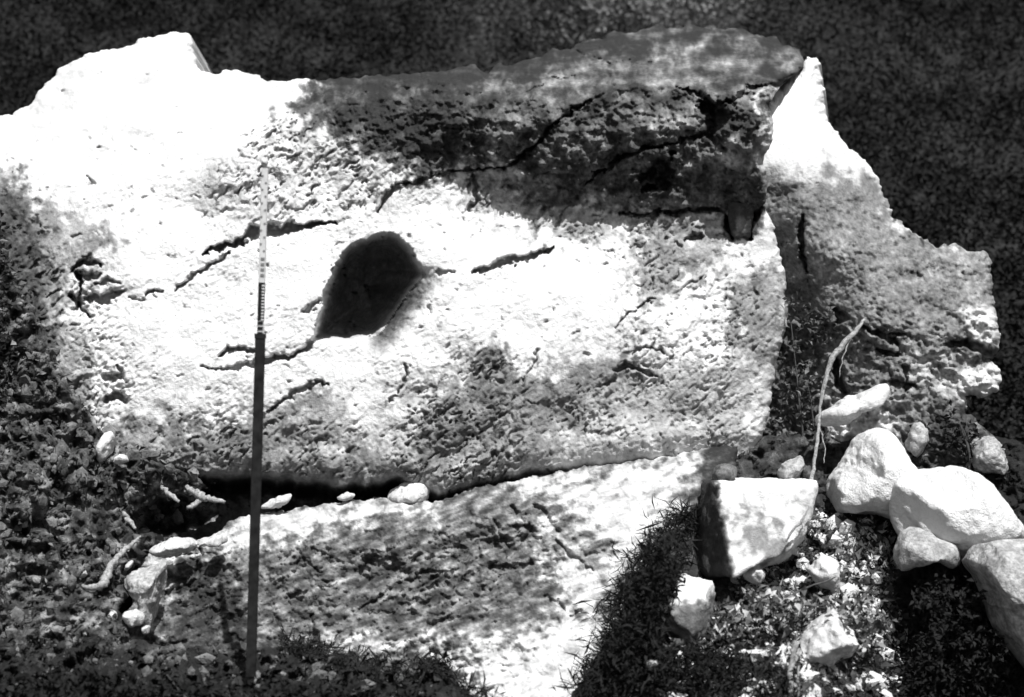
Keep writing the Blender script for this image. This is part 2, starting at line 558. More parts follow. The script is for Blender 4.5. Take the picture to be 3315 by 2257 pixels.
# cracks and ledge shadows: polylines of (px, py, half width), depth in metres
CRACKS = [
    ([(655, 818, 4), (720, 800, 9), (790, 776, 12), (825, 752, 22), (880, 750, 24), (930, 741, 14), (1000, 730, 11), (1085, 718, 4)], 0.14),
    ([(572, 948, 3), (605, 908, 7), (660, 872, 7), (705, 846, 8), (745, 822, 6)], 0.06),
    ([(1530, 884, 5), (1585, 868, 9), (1635, 852, 14), (1680, 842, 8), (1725, 830, 17), (1770, 812, 9), (1790, 798, 3)], 0.10),
    ([(1420, 884, 4), (1478, 882, 4)], 0.03),
    ([(240, 868, 6), (262, 852, 12), (300, 852, 11), (325, 862, 5)], 0.10),
    ([(255, 880, 6), (262, 950, 9), (270, 1000, 13), (292, 1030, 6)], 0.12),
    ([(255, 895, 9), (300, 898, 12), (330, 890, 5)], 0.08),
    ([(310, 922, 6), (350, 910, 9), (385, 918, 5)], 0.06),
    ([(285, 960, 12), (320, 975, 14), (360, 960, 13), (402, 940, 5)], 0.12),
    ([(220, 955, 8), (245, 972, 14), (262, 985, 8)], 0.10),
    ([(470, 950, 4), (500, 942, 9), (525, 940, 6)], 0.06),
    ([(410, 965, 3), (470, 966, 4)], 0.03),
    ([(720, 1150, 6), (730, 1132, 12), (780, 1132, 12), (825, 1128, 10)], 0.09),
    ([(655, 1186, 5), (700, 1192, 5), (760, 1192, 6), (800, 1182, 9), (830, 1190, 5)], 0.05),
    ([(830, 1172, 5), (880, 1162, 10), (930, 1152, 8), (975, 1140, 9), (1005, 1112, 10), (1030, 1092, 10)], 0.10),
    ([(985, 1020, 4), (1010, 995, 7), (1045, 972, 7)], 0.05),
    ([(865, 1335, 3), (910, 1300, 7), (950, 1275, 9), (975, 1258, 9), (1020, 1244, 6), (1060, 1245, 3)], 0.06),
    ([(1308, 1180, 3), (1316, 1215, 6), (1302, 1250, 6), (1265, 1302, 2)], 0.04),
    ([(1990, 1060, 3), (2060, 1000, 5), (2115, 968, 5)], 0.04),
    ([(2050, 1145, 4), (2085, 1125, 6), (2130, 1128, 5), (2150, 1145, 4)], 0.04),
    ([(1990, 1205, 6), (2030, 1180, 9), (2070, 1195, 7), (2125, 1215, 5)], 0.06),
    ([(1955, 1240, 10), (1985, 1235, 10)], 0.05),
    ([(1215, 690, 4), (1245, 640, 8), (1285, 606, 7), (1330, 590, 6), (1420, 566, 5), (1500, 546, 5), (1640, 542, 5), (1720, 482, 7), (1790, 402, 6), (1850, 362, 5), (1905, 326, 3)], 0.06),
    ([(2190, 285, 4), (2260, 302, 7), (2318, 345, 9), (2380, 312, 9), (2450, 280, 9), (2530, 266, 7), (2590, 246, 4)], 0.07),
    ([(2290, 345, 22), (2330, 380, 30), (2300, 440, 18)], 0.08),
    ([(1860, 160, 3), (1960, 200, 5), (2100, 205, 3)], 0.03),
    ([(1700, 300, 3), (1780, 260, 5), (1850, 250, 3)], 0.03),
    ([(1510, 600, 10), (1530, 560, 9), (1545, 640, 8), (1520, 690, 5)], 0.05),
    ([(340, 1225, 10), (380, 1222, 10)], 0.06),
    ([(355, 1290, 14), (390, 1285, 16), (412, 1288, 8)], 0.10),
    ([(385, 1180, 5), (395, 1220, 7), (410, 1235, 5)], 0.04),
    ([(285, 570, 4), (298, 595, 8), (290, 610, 5)], 0.03),
    ([(2080, 570, 14), (2140, 540, 32), (2150, 590, 24), (2085, 620, 10)], 0.10),
    ([(2010, 700, 6), (2090, 690, 10), (2200, 684, 8), (2330, 676, 10)], 0.08),
    ([(2270, 330, 10), (2300, 375, 22), (2290, 430, 18), (2240, 450, 6)], 0.07),
    ([(1900, 590, 4), (1960, 545, 9), (2040, 500, 8), (2140, 468, 6), (2230, 448, 6)], 0.07),
    ([(2220, 775, 8), (2270, 765, 10)], 0.06),
    ([(2350, 690, 8), (2360, 740, 16), (2376, 770, 6)], 0.12),
    ([(2440, 690, 8), (2436, 740, 7), (2425, 775, 5)], 0.10),
    ([(1690, 1250, 4), (1720, 1180, 5), (1740, 1140, 4)], 0.03),
    ([(1230, 1590, 3), (1300, 1540, 4)], 0.02),
]
# ledges: everything on the upper-left side stands proud of what lies below
LEDGE_CAP = [(1210, 690), (1250, 625), (1330, 592), (1420, 565), (1500, 545), (1640, 540), (1720, 480), (1790, 400), (1900, 325), (1960, 300), (1960, 200), (1000, 200), (900, 480), (1100, 650)]
LEDGE_TOP = [(2265, 305), (2318, 345), (2360, 325), (2400, 298), (2460, 275), (2530, 262), (2620, 225), (2620, 60), (1900, 60), (2000, 290), (2150, 285)]
OVERHANG = [(1640, 540), (1720, 480), (1900, 400), (2200, 380), (2500, 380), (2500, 620), (2480, 650), (2330, 668), (2020, 688), (1850, 668), (1720, 640)]

def splay_side(px, py):
    dx, dy = px - 1190, py - 930
    c = (0.80 * dx + 0.60 * dy) / (np.hypot(dx, dy) + 1e-6)
    return sstep(c, 0.45, 0.95)

CAP_ZONE = [(960, 300), (1020, 180), (2000, 20), (2700, 20), (2600, 300), (2490, 690), (2000, 690), (1700, 640), (1300, 540), (1100, 450)]
def rock_depth(px, py):
    Y = ROCK_D(px, py)
    # undercut below the lower lip
    lip = interp_y(px, LIP) + 14 * fbm(px, px * 0 + 3.0, 70, 3, 77)
    deep = np.interp(px, [300, 700, 1300, 1700, 1900, 2400], [0.8, 1.0, 0.7, 0.35, 0.12, 0.05])
    Y = Y + deep * sstep(py - lip, -10, 70)
    Y = Y - 0.05 * np.exp(-((py - lip + 55) / 45.0) ** 2)
    # ledges
    w1 = 10 * fbm(px, py, 40, 3, 3)
    sd = poly_sd(px, py, LEDGE_CAP) + w1
    Y = Y - 0.035 * sstep(sd, -5, 5) * np.exp(-np.maximum(sd, 0) / 160) * sstep(px, 1185, 1290)
    sd = poly_sd(px, py, LEDGE_TOP) + w1
    Y = Y - 0.055 * sstep(sd, -14, 10) * np.exp(-np.maximum(sd, 0) / 120)
    sd = poly_sd(px, py, OVERHANG) + 2.5 * w1
    Y = Y - 0.06 * sstep(sd + 24 * fbm(px, py, 70, 3, 15), -20, 36)
    # broad form and relief
    Y = Y + 0.035 * fbm(px, py, 260, 3, 11) + 0.02 * sstep(-py, -560, -420) * fbm(px, py * 2.2, 120, 4, 13, 0.6)
    rg = ROUGH(px, py)
    rough = np.clip(0.2 + 0.8 * rg, 0, 1)
    a0, b0 = rot(px + 10 * fbm(px, py, 50, 2, 33), py, 48, 22, 9)
    grainy = 0.35 + 0.65 * sstep(fbm(px, py, 240, 3, 37), -0.35, 0.35)
    Y = Y + 0.0075 * grainy * fbm(a0, b0, 1.0, 2, 35, 0.7) * sstep(py, 250, 480)
    Y = Y + 0.046 * rough * relief(px, py, 50, 21, 0.9)
    wx0, wy0 = 16 * fbm(px, py, 60, 3, 71), 16 * fbm(px, py, 60, 3, 73)
    bend = 16 * fbm(px, py, 220, 2, 79)
    dash = 0
    for k, (l, w, th) in enumerate(((58, 15, 0.30), (30, 9, 0.36), (90, 20, 0.48))):
        a_, b_ = rot(px + wx0 + bend, py + wy0 - bend, 42 + 9 * k, l, w)
        mk = np.clip(0.32 + 1.6 * fbm(px, py, 120 + 40 * k, 3, 81 + k), 0, 1)
        dash = np.maximum(dash, mk * sstep(fbm(a_, b_, 1.0, 2, 91 + k), th, th + 0.45))
    cap = sstep(poly_sd(px, py, CAP_ZONE), -60, 40)
    Y = Y + 0.06 * (0.05 + 0.95 * rg) * dash * (1 - 0.85 * cap)
    Y = Y + cap * (0.06 * (0.4 - np.abs(fbm(px, py, 90, 4, 151, 0.6))) + 0.02 * fbm(px, py, 28, 3, 157, 0.65))
    spot = sstep(fbm(px * 0.7 + wx0, py + wy0, 26, 2, 97), 0.78, 1.0)
    Y = Y + 0.03 * spot
    n = fbm(px + 8 * fbm(px, py, 18, 2, 45), py, 30, 3, 41, 0.6)
    patch = sstep(fbm(px, py, 210, 2, 47), -0.1, 0.5)
    Y = Y + 0.03 * (0.25 + 0.75 * rg) * patch * sstep(n, 0.5, 1.0)
    # cracks
    wx, wy = 11 * fbm(px, py, 48, 4, 51, 0.6), 11 * fbm(px, py, 48, 4, 57, 0.6)
    for pts, dep in CRACKS:
        p = np.asarray(pts, float)
        m = p[:, 2].max() * 2 + 12
        sel = (px > p[:, 0].min() - m) & (px < p[:, 0].max() + m) & (py > p[:, 1].min() - m) & (py < p[:, 1].max() + m)
        if sel.any():
            d = line_d(px[sel] + wx[sel], py[sel] + wy[sel], pts)
            d = d * (1.0 + 0.55 * fbm(px[sel], py[sel], 30, 3, 63)) + 0.35 * np.maximum(fbm(px[sel], py[sel], 80, 2, 65), 0)
            Y[sel] = Y[sel] + dep * 1.6 * (1 - sstep(d, 0.3, 1.3))
    # the cavity and the smooth splay at its lower right
    sd = poly_sd(px + 0.8 * wx, py + 0.8 * wy, CAVITY)
    Y = Y + 1.25 * (1 - np.exp(-np.maximum(sd, 0) / 48.0)) + 0.16 * sstep(sd, -2, 10)
    Y = Y + 0.16 * splay_side(px, py) * np.exp(-np.maximum(-sd, 0) / 32.0)
    return Y

ROUGH_Z = [([(-260, 560), (60, 600), (180, 800), (330, 1000), (420, 1250), (300, 1500), (-260, 1500)], 0.8),
           ([(820, 420), (960, 330), (1080, 420), (1250, 480), (1300, 560), (1150, 690), (950, 700), (680, 680), (700, 560)], 1.0),
           ([(1350, 1260), (1500, 1150), (1620, 1130), (1740, 1180), (1750, 1400), (1700, 1560), (1300, 1580), (1250, 1500)], 1.0),
           ([(960, 300), (1900, 150), (2560, 200), (2480, 690), (1700, 650), (1300, 520)], 0.5),
           ([(1450, 560), (2100, 690), (2340, 690), (2350, 800), (2000, 830), (1500, 690)], 0.8),
           ([(2050, 800), (2500, 850), (2500, 1300), (2350, 1450), (1800, 1450), (1700, 1300), (2050, 1150)], 0.6),
           ([(300, 1380), (900, 1330), (1200, 1400), (1250, 1580), (300, 1560)], 0.8)]
def ROUGH(px, py):
    s = np.zeros(np.shape(px))
    for poly, v in ROUGH_Z:
        s = np.maximum(s, v * sstep(poly_sd(px, py, poly), -60, 60))
    return s

ROCK_STAIN = [
    ([(120, 360), (240, 230), (480, 190), (760, 260), (960, 275), (900, 320), (560, 300), (330, 330), (180, 420)], 0.14, 80),
    ([(120, 480), (300, 400), (620, 370), (700, 410), (420, 450), (200, 560)], 0.10, 80),
    # whole-face speckle levels
    ([(640, 560), (900, 400), (1020, 330), (1300, 500), (1250, 680), (900, 720), (660, 700)], 0.16, 60),
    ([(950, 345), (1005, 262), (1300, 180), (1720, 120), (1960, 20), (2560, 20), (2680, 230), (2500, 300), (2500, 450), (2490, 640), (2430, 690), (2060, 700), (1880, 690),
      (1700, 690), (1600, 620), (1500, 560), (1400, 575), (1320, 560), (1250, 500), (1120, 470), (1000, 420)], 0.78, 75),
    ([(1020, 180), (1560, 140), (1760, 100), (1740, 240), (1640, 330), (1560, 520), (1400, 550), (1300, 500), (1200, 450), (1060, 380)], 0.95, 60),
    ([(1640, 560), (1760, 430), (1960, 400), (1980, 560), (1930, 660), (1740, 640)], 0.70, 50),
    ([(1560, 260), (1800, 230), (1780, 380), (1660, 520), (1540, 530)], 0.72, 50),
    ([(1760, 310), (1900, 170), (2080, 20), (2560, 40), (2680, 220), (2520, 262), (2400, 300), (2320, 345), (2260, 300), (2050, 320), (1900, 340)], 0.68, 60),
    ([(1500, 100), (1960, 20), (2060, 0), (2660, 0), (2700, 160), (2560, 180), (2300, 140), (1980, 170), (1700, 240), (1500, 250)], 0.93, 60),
    ([(2030, 380), (2260, 320), (2280, 440), (2080, 470)], 0.56, 40),
    ([(2000, 480), (2480, 430), (2490, 640), (2430, 690), (2000, 695)], 0.68, 50),
    ([(1900, 640), (2100, 600), (2160, 640), (2020, 690)], 0.6, 30),
    ([(2060, 480), (2180, 470), (2190, 620), (2040, 680)], 0.9, 30),
    ([(2340, 450), (2480, 440), (2490, 560), (2350, 560)], 0.48, 30),
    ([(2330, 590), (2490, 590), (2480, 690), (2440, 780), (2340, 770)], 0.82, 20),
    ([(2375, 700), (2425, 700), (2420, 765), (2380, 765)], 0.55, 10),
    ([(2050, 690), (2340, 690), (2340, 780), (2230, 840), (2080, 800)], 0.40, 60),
    ([(1500, 545), (1640, 560), (1760, 680), (1950, 700), (2060, 700), (2050, 790), (1900, 760), (1700, 740), (1500, 650)], 0.34, 90),
    # grey crust of the lower centre
    ([(240, 1350), (700, 1370), (1150, 1350), (1450, 1200), (2050, 1150), (2300, 1300), (2200, 1420), (1700, 1500), (1290, 1620), (240, 1600)], 0.28, 140),
    ([(1440, 1260), (1560, 1150), (1620, 1120), (1680, 1200), (1820, 1220), (2050, 1160), (2120, 1220), (1950, 1330), (1800, 1400), (1640, 1560), (1300, 1600), (1230, 1540), (1360, 1400)], 0.50, 90),
    ([(1480, 1250), (1570, 1150), (1650, 1180), (1660, 1350), (1560, 1420), (1450, 1400)], 0.58, 70),
    ([(300, 1420), (560, 1370), (840, 1350), (1100, 1440), (1250, 1530), (1280, 1600), (300, 1600)], 0.56, 80),
    ([(860, 1340), (960, 1290), (1070, 1260), (1110, 1400), (1000, 1540), (820, 1540)], 0.46, 60),
    ([(400, 1380), (500, 1360), (560, 1450), (420, 1470)], 0.5, 50),
    ([(1400, 1480), (1760, 1440), (1780, 1520), (1450, 1620)], 0.42, 50),
    # mottled right part
    ([(2070, 790), (2300, 760), (2320, 850), (2180, 960), (2080, 1000), (2040, 900)], 0.42, 80),
    ([(2370, 900), (2530, 900), (2550, 1010), (2500, 1230), (2380, 1180), (2350, 1000)], 0.44, 70),
    ([(2180, 1180), (2440, 1180), (2480, 1280), (2440, 1430), (2200, 1440), (1900, 1420), (1900, 1330)], 0.34, 90),
    ([(380, 760), (130, 650), (0, 560), (-260, 560), (-260, 1500), (200, 1500), (300, 1300), (250, 1000)], 0.40, 90),
    ([(60, 600), (-260, 560), (-260, 1500), (150, 1400), (200, 1100), (130, 800)], 0.74, 80),
    ([(700, 235), (850, 245), (960, 300), (850, 340), (700, 310)], 0.14, 50),
]

V, F, px, py = sheet(ROCK_OUT, 4.0, rock_depth, rim_px=46, rim=0.22, back=1.6, shrink=0.05, wob=7, wob_scale=40, seed=1)
st = stain_stack(px, py, ROCK_STAIN, 100)
a1, b1 = rot(px, py, 50, 60, 20)
st = st + np.clip(ROUGH(px, py), 0, 1) * 0.16 * np.clip(fbm(a1, b1, 1.0, 3, 301), -1, 1)
st = st + 0.5 * sstep(py - interp_y(px, LIP), 0, 45) * sstep(-px, -2200, -1600)  # crevice shade below the lip, painted into the rock colour
st = st + 0.10 * fbm(px, py * 1.6, 190, 4, 331, 0.6)
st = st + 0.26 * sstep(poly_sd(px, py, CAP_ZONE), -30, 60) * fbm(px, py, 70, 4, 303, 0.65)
hs = fbm(px, py * 5, 160, 3, 305)
st = st + 0.22 * hs * sstep(st, 0.3, 0.45) * sstep(-py, -330, -250)
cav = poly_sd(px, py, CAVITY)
st = st + 0.42 * sstep(cav, -2, 26) + 0.85 * (1 - sstep(-cav + 10 * fbm(px, py, 40, 3, 321), 0, 85)) * (cav < 4) * splay_side(px, py)        # painted shade: dark cavity interior, fading out across its lower-right mouth
st = st + 0.5 * sstep(fbm(px * 0.7, py, 24, 3, 311), 0.6, 0.95) * sstep(fbm(px, py, 170, 2, 313), -0.25, 0.3) * sstep(py, 330, 560)
rock = make_mesh('rock_outcrop', V, F, M_rock, {'stain_shade': np.clip(st, 0, 1)}, origin=P(1200, 1700, 9.3))
props(rock, 'large pale limestone outcrop with a dark arched cavity and a black stained upper edge', 'rock')

# ------------------------------------------------------------------ right-hand buttress
BUT_OUT = [(2300, 420), (2440, 360), (2520, 285), (2590, 220), (2612, 186), (2644, 182), (2655, 205), (2664, 290), (2676, 392), (2740, 470), (2800, 518), (2838, 575), (2866, 640), (2890, 700),
           (2930, 735), (2990, 768), (3040, 800), (3090, 792), (3130, 812), (3180, 810), (3208, 850), (3208, 920), (3222, 985), (3236, 1060), (3240, 1125), (3205, 1165), (3236, 1195), (3238, 1262), (3180, 1285),
           (3130, 1290), (3128, 1335), (3190, 1385), (3250, 1450), (3296, 1520), (3310, 1620), (3100, 1640), (2900, 1640), (2700, 1600), (2600, 1560), (2420, 1500), (2350, 1200), (2330, 700)]
BUT_D = TPS([(2300, 420, 10.0), (2590, 230, 10.25), (2640, 190, 10.3), (2676, 392, 10.1), (2500, 500, 9.75), (2640, 480, 9.72), (2800, 530, 9.95), (2880, 700, 9.75), (2600, 660, 9.55),
             (2700, 800, 9.42), (2900, 900, 9.35), (3050, 850, 9.5), (3180, 830, 9.65), (3200, 1050, 9.5), (2540, 800, 9.65), (2560, 1000, 9.72), (2530, 1250, 9.8), (2480, 1480, 9.7),
             (2660, 1000, 9.5), (2650, 1200, 9.55), (2760, 1020, 9.30), (2850, 1100, 9.25), (3000, 1150, 9.25), (2800, 1300, 9.2), (2950, 1350, 9.15), (2700, 1450, 9.4), (3150, 1250, 9.4), (2900, 1480, 9.15), (3240, 1500, 9.15), (3100, 1420, 9.15), (3300, 1620, 9.1), (3000, 1620, 9.05)], 1e-3)
BUT_CR = [([(2600, 700, 6), (2590, 760, 9), (2600, 830, 10), (2612, 880, 5)], 0.10),
          ([(2690, 990, 6), (2730, 1030, 14), (2705, 1050, 8)], 0.08),
          ([(2790, 1060, 8), (2850, 1090, 10), (2900, 1110, 9)], 0.08),
          ([(2700, 1160, 10), (2715, 1230, 14), (2740, 1270, 10)], 0.12),
          ([(2830, 1070, 6), (2890, 1085, 8), (2930, 1080, 4)], 0.06),
          ([(2840, 1130, 8), (2900, 1150, 12)], 0.08),
          ([(3060, 1115, 5), (3110, 1110, 12), (3170, 1125, 16), (3235, 1160, 12)], 0.14),
          ([(2890, 1240, 12), (2930, 1250, 14), (2960, 1250, 6)], 0.08),
          ([(2930, 1195, 12), (2935, 1230, 8)], 0.06)]
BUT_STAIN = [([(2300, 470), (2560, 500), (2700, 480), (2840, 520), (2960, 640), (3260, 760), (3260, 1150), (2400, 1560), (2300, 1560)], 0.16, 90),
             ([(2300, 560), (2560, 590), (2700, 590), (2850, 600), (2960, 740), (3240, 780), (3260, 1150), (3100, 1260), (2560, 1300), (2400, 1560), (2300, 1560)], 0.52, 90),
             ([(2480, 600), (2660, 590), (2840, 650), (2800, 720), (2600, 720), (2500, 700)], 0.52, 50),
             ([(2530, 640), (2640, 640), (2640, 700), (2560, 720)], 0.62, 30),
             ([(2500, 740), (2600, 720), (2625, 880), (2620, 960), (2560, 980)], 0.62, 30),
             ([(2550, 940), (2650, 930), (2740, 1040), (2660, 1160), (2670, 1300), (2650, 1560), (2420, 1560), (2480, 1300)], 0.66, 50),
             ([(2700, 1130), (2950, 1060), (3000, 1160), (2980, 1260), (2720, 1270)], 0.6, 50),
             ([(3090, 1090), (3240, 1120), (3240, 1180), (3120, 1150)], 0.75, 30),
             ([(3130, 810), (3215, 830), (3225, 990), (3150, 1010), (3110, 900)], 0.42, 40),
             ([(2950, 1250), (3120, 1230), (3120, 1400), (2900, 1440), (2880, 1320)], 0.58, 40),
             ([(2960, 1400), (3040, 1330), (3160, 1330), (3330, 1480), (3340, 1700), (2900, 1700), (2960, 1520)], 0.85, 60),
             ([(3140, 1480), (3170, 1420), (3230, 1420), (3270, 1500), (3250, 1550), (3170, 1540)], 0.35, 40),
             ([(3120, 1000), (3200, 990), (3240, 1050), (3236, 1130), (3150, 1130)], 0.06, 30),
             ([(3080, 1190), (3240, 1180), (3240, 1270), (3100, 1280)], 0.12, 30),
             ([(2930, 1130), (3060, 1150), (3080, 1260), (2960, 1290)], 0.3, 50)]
def but_depth(px, py):
    Y = BUT_D(px, py)
    Y = Y + 0.05 * fbm(px, py, 200, 3, 111)
    r = sstep(py, 520, 700) * 0.8 + 0.2
    Y = Y + 0.026 * r * relief(px, py, -20, 121, 0.7) + 0.011 * r * fbm(px, py, 20, 3, 129, 0.7)
    lo = sstep(py + 60 * fbm(px, py, 200, 2, 127), 960, 1120)
    Y = Y + 0.085 * lo * relief(px, py, -25, 125, 1.3) - 0.05 * lo * (0.5 - np.abs(fbm(px, py, 80, 4, 127, 0.6)))
    n = fbm(px, py, 26, 3, 131, 0.6)
    Y = Y + 0.03 * r * sstep(n, 0.62, 1.0) * sstep(fbm(px, py, 160, 2, 133), -0.1, 0.4)
    wx, wy = 8 * fbm(px, py, 30, 3, 141), 8 * fbm(px, py, 30, 3, 147)
    for pts, dep in BUT_CR:
        d = line_d(px + wx, py + wy, pts)
        Y = Y + dep * 1.6 * (1 - sstep(d, 0.35, 1.35))
    return Y
V, F, px, py = sheet(BUT_OUT, 4.5, but_depth, rim_px=55, rim=0.25, back=1.2, shrink=0.06, wob=9, wob_scale=35, seed=2)
st = stain_stack(px, py, BUT_STAIN, 400)
st = st + sstep(py, 560, 720) * (0.13 * fbm(px, py, 20, 4, 411, 0.7) + 0.05 * fbm(px, py, 120, 2, 415) + 0.4 * sstep(fbm(px, py, 30, 2, 417), 0.6, 0.9))
buttress = make_mesh('rock_buttress', V, F, M_rock, {'stain_shade': np.clip(st, 0, 1)}, origin=P(2850, 1450, 9.6))
props(buttress, 'grey pitted rock buttress with a bright white peak, right of the dark cleft', 'rock')

# ------------------------------------------------------------------ front ledge
LEDGE_OUT = [(455, 1800), (480, 1775), (530, 1755), (585, 1748), (640, 1742), (690, 1735), (720, 1712), (740, 1688), (820, 1668), (900, 1655), (1000, 1640), (1100, 1622), (1180, 1616), (1250, 1612), (1340, 1622),
             (1400, 1632), (1480, 1600), (1560, 1574), (1640, 1560), (1740, 1540), (1900, 1505), (2100, 1480), (2300, 1450), (2385, 1440), (2390, 1560), (2330, 1700), (2290, 1900), (2200, 2100), (2150, 2420),
             (250, 2420), (330, 2150), (420, 1960)]
LEDGE_D = TPS([(455, 1800, 8.55), (640, 1742, 8.7), (820, 1668, 8.75), (1000, 1640, 8.8), (1250, 1612, 8.8), (1560, 1574, 8.8), (1740, 1540, 8.82), (2100, 1480, 8.88), (2385, 1440, 8.95),
               (600, 1850, 8.45), (1000, 1780, 8.55), (1400, 1750, 8.5), (1800, 1700, 8.5), (2200, 1600, 8.65), (1000, 1950, 8.25), (1400, 1950, 8.2), (1800, 1900, 8.2), (2100, 1800, 8.3),
               (500, 2050, 8.2), (900, 2100, 8.0), (1300, 2120, 7.85), (1700, 2100, 7.8), (2000, 2050, 7.9), (400, 2400, 7.5), (1200, 2400, 7.2), (2100, 2400, 7.3), (2350, 1700, 8.5)], 1e-3)
LEDGE_CR = [([(1165, 1980, 4), (1220, 1940, 8), (1290, 1890, 10), (1400, 1845, 6)], 0.07),
            ([(1005, 2000, 12), (1010, 2050, 14), (1008, 2085, 9)], 0.10),
            ([(1660, 1640, 6), (1690, 1690, 18), (1715, 1720, 8)], 0.07),
            ([(1740, 1640, 8), (1780, 1690, 16), (1810, 1720, 6)], 0.07),
            ([(1600, 1690, 8), (1625, 1740, 10), (1650, 1775, 6)], 0.06),
            ([(1800, 1750, 5), (1840, 1790, 9), (1880, 1820, 8), (1915, 1845, 4)], 0.06),
            ([(1760, 1925, 6), (1800, 1950, 10), (1825, 1975, 6)], 0.05),
            ([(1845, 1995, 4), (1880, 1980, 6)], 0.05),
            ([(1590, 1840, 8), (1660, 1835, 12), (1720, 1830, 8)], 0.06),
            ([(500, 1800, 4), (560, 1800, 5), (640, 1790, 4)], 0.08),
            ([(640, 1760, 3), (650, 1800, 8), (640, 1870, 16), (610, 1900, 10)], 0.08),
            ([(1900, 1800, 14), (1960, 1790, 18), (1990, 1760, 10)], 0.04)]
LEDGE_STAIN = [([(400, 1700), (2500, 1400), (2500, 2420), (200, 2420)], 0.56, 20),
               ([(560, 1800), (760, 1790), (980, 1780), (1500, 1660), (1680, 1640), (1760, 1760), (1850, 1900), (1700, 2020), (1450, 2060), (700, 2060), (480, 2080), (540, 1900)], 0.66, 80),
               ([(700, 1730), (820, 1655), (1150, 1600), (1420, 1600), (1400, 1660), (1120, 1680), (1000, 1720), (850, 1770), (720, 1780)], 0.2, 60),
               ([(1700, 1560), (2000, 1490), (2390, 1430), (2380, 1640), (2240, 1900), (2080, 1900), (1990, 1820), (1920, 1760), (1780, 1620)], 0.19, 110),
               ([(1760, 1700), (1860, 1790), (1960, 1880), (1940, 2000), (1860, 1960), (1740, 1800)], 0.2, 60),
               ([(1380, 2100), (1620, 2040), (1850, 2010), (2100, 1900), (2100, 2420), (1420, 2420), (1450, 2200)], 0.17, 90),
               ([(980, 2060), (1300, 2050), (1400, 2090), (1300, 2110), (1000, 2100)], 0.25, 40),
               ([(700, 1900), (1350, 1880), (1450, 1990), (1300, 2040), (800, 2040)], 0.66, 60),
               ([(540, 1830), (700, 1830), (800, 1920), (800, 2100), (560, 2100)], 0.9, 60),
               ([(380, 1830), (500, 1800), (560, 1830), (570, 1920), (520, 2060), (400, 2060)], 0.46, 50),
               ([(460, 1800), (480, 1770), (640, 1740), (700, 1740), (690, 1790), (520, 1810)], 0.15, 30),
               ([(250, 2090), (960, 2090), (1180, 2160), (1440, 2120), (1500, 2200), (1480, 2420), (200, 2420)], 0.9, 80),
               ([(1870, 1730), (1990, 1740), (2000, 1800), (1930, 1850), (1880, 1830)], 0.5, 30)]
def ledge_depth(px, py):
    Y = LEDGE_D(px, py)
    Y = Y + 0.06 * fbm(px, py, 220, 3, 211)
    s = sstep(-px - 0.3 * (py - 1700), -2050, -1500) * 0.82 + 0.18
    s = 0.1 + 0.9 * s * (0.35 + 0.65 * sstep(py - interp_y(px, [(400, 1760), (740, 1690), (1250, 1620), (1800, 1540)]), 30, 170))
    Y = Y + 0.06 * s * relief(px, py, 20, 221, 1.1)
    Y = Y + 0.04 * s * relief(px, py, -32, 261, 0.6) + 0.014 * s * fbm(px, py, 22, 3, 265, 0.7)
    b = 1 - np.abs(fbm(px, py, 130, 4, 235, 0.55)) * 2
    Y = Y - 0.03 * s * b
    wx, wy = 8 * fbm(px, py, 30, 3, 241), 8 * fbm(px, py, 30, 3, 247)
    for pts, dep in LEDGE_CR:
        d = line_d(px + wx, py + wy, pts)
        d = d * (1.25 + 0.8 * fbm(px, py, 28, 3, 251))
        Y = Y + dep * 0.8 * (1 - sstep(d, 0.2, 1.5))
    return Y
V, F, px, py = sheet(LEDGE_OUT, 4.2, ledge_depth, rim_px=40, rim=0.2, back=0.8, shrink=0.04, wob=9, wob_scale=40, seed=3)
st = stain_stack(px, py, LEDGE_STAIN, 500)
a1, b1 = rot(px, py, 20, 70, 26)
st = st + (0.12 + 0.22 * sstep(st, 0.1, 0.3)) * fbm(a1, b1, 1.0, 4, 511, 0.65)
st = st + 0.7 * sstep(px + 0.42 * (py - 1700) + 50 * fbm(px, py, 60, 4, 515, 0.6), 2130, 2230)
ledge = make_mesh('rock_ledge', V, F, M_rock, {'stain_shade': np.clip(st, 0, 1)}, origin=P(1300, 2250, 8.0))
props(ledge, 'rough grey rock ledge sloping forward below the crevice at the outcrop foot', 'rock ledge')

# ------------------------------------------------------------------ earth banks and far ground
LB_OUT = [(-700, 560), (-200, 570), (-40, 600), (-20, 680), (10, 760), (30, 860), (70, 940), (110, 1000), (150, 1080), (200, 1190), (255, 1290), (330, 1390), (400, 1450), (520, 1500), (620, 1540), (715, 1600), (700, 1690), (560, 1735), (470, 1790), (412, 1870), (395, 1980), (430, 2075), (600, 2095), (800, 2085), (1000, 2095), (1200, 2150), (1440, 2140), (1500, 2230), (1600, 2300), (1650, 2750), (-700, 2750)]
LB_D = TPS([(-700, 560, 9.6), (0, 590, 9.62), (110, 760, 9.35), (170, 950, 9.15), (230, 1180, 8.98), (330, 1390, 8.88), (520, 1500, 8.78), (720, 1600, 8.78), (760, 1700, 8.7), (-100, 900, 9.0), (-300, 1300, 8.5),
            (50, 1200, 8.85), (150, 1500, 8.6), (400, 1560, 8.72), (300, 1700, 8.4), (500, 1700, 8.8), (600, 1680, 8.9), (100, 1900, 8.0), (400, 1850, 8.3), (500, 1950, 8.1), (650, 1950, 8.2), (0, 2250, 7.1), (400, 2200, 7.35), (800, 2100, 7.75), (1100, 2160, 7.6),
            (1440, 2180, 7.5), (800, 2260, 7.2), (1400, 2300, 7.1), (500, 2750, 5.6), (-700, 2300, 6.8), (1600, 2750, 5.7), (-700, 2750, 5.5)], 1e-3)
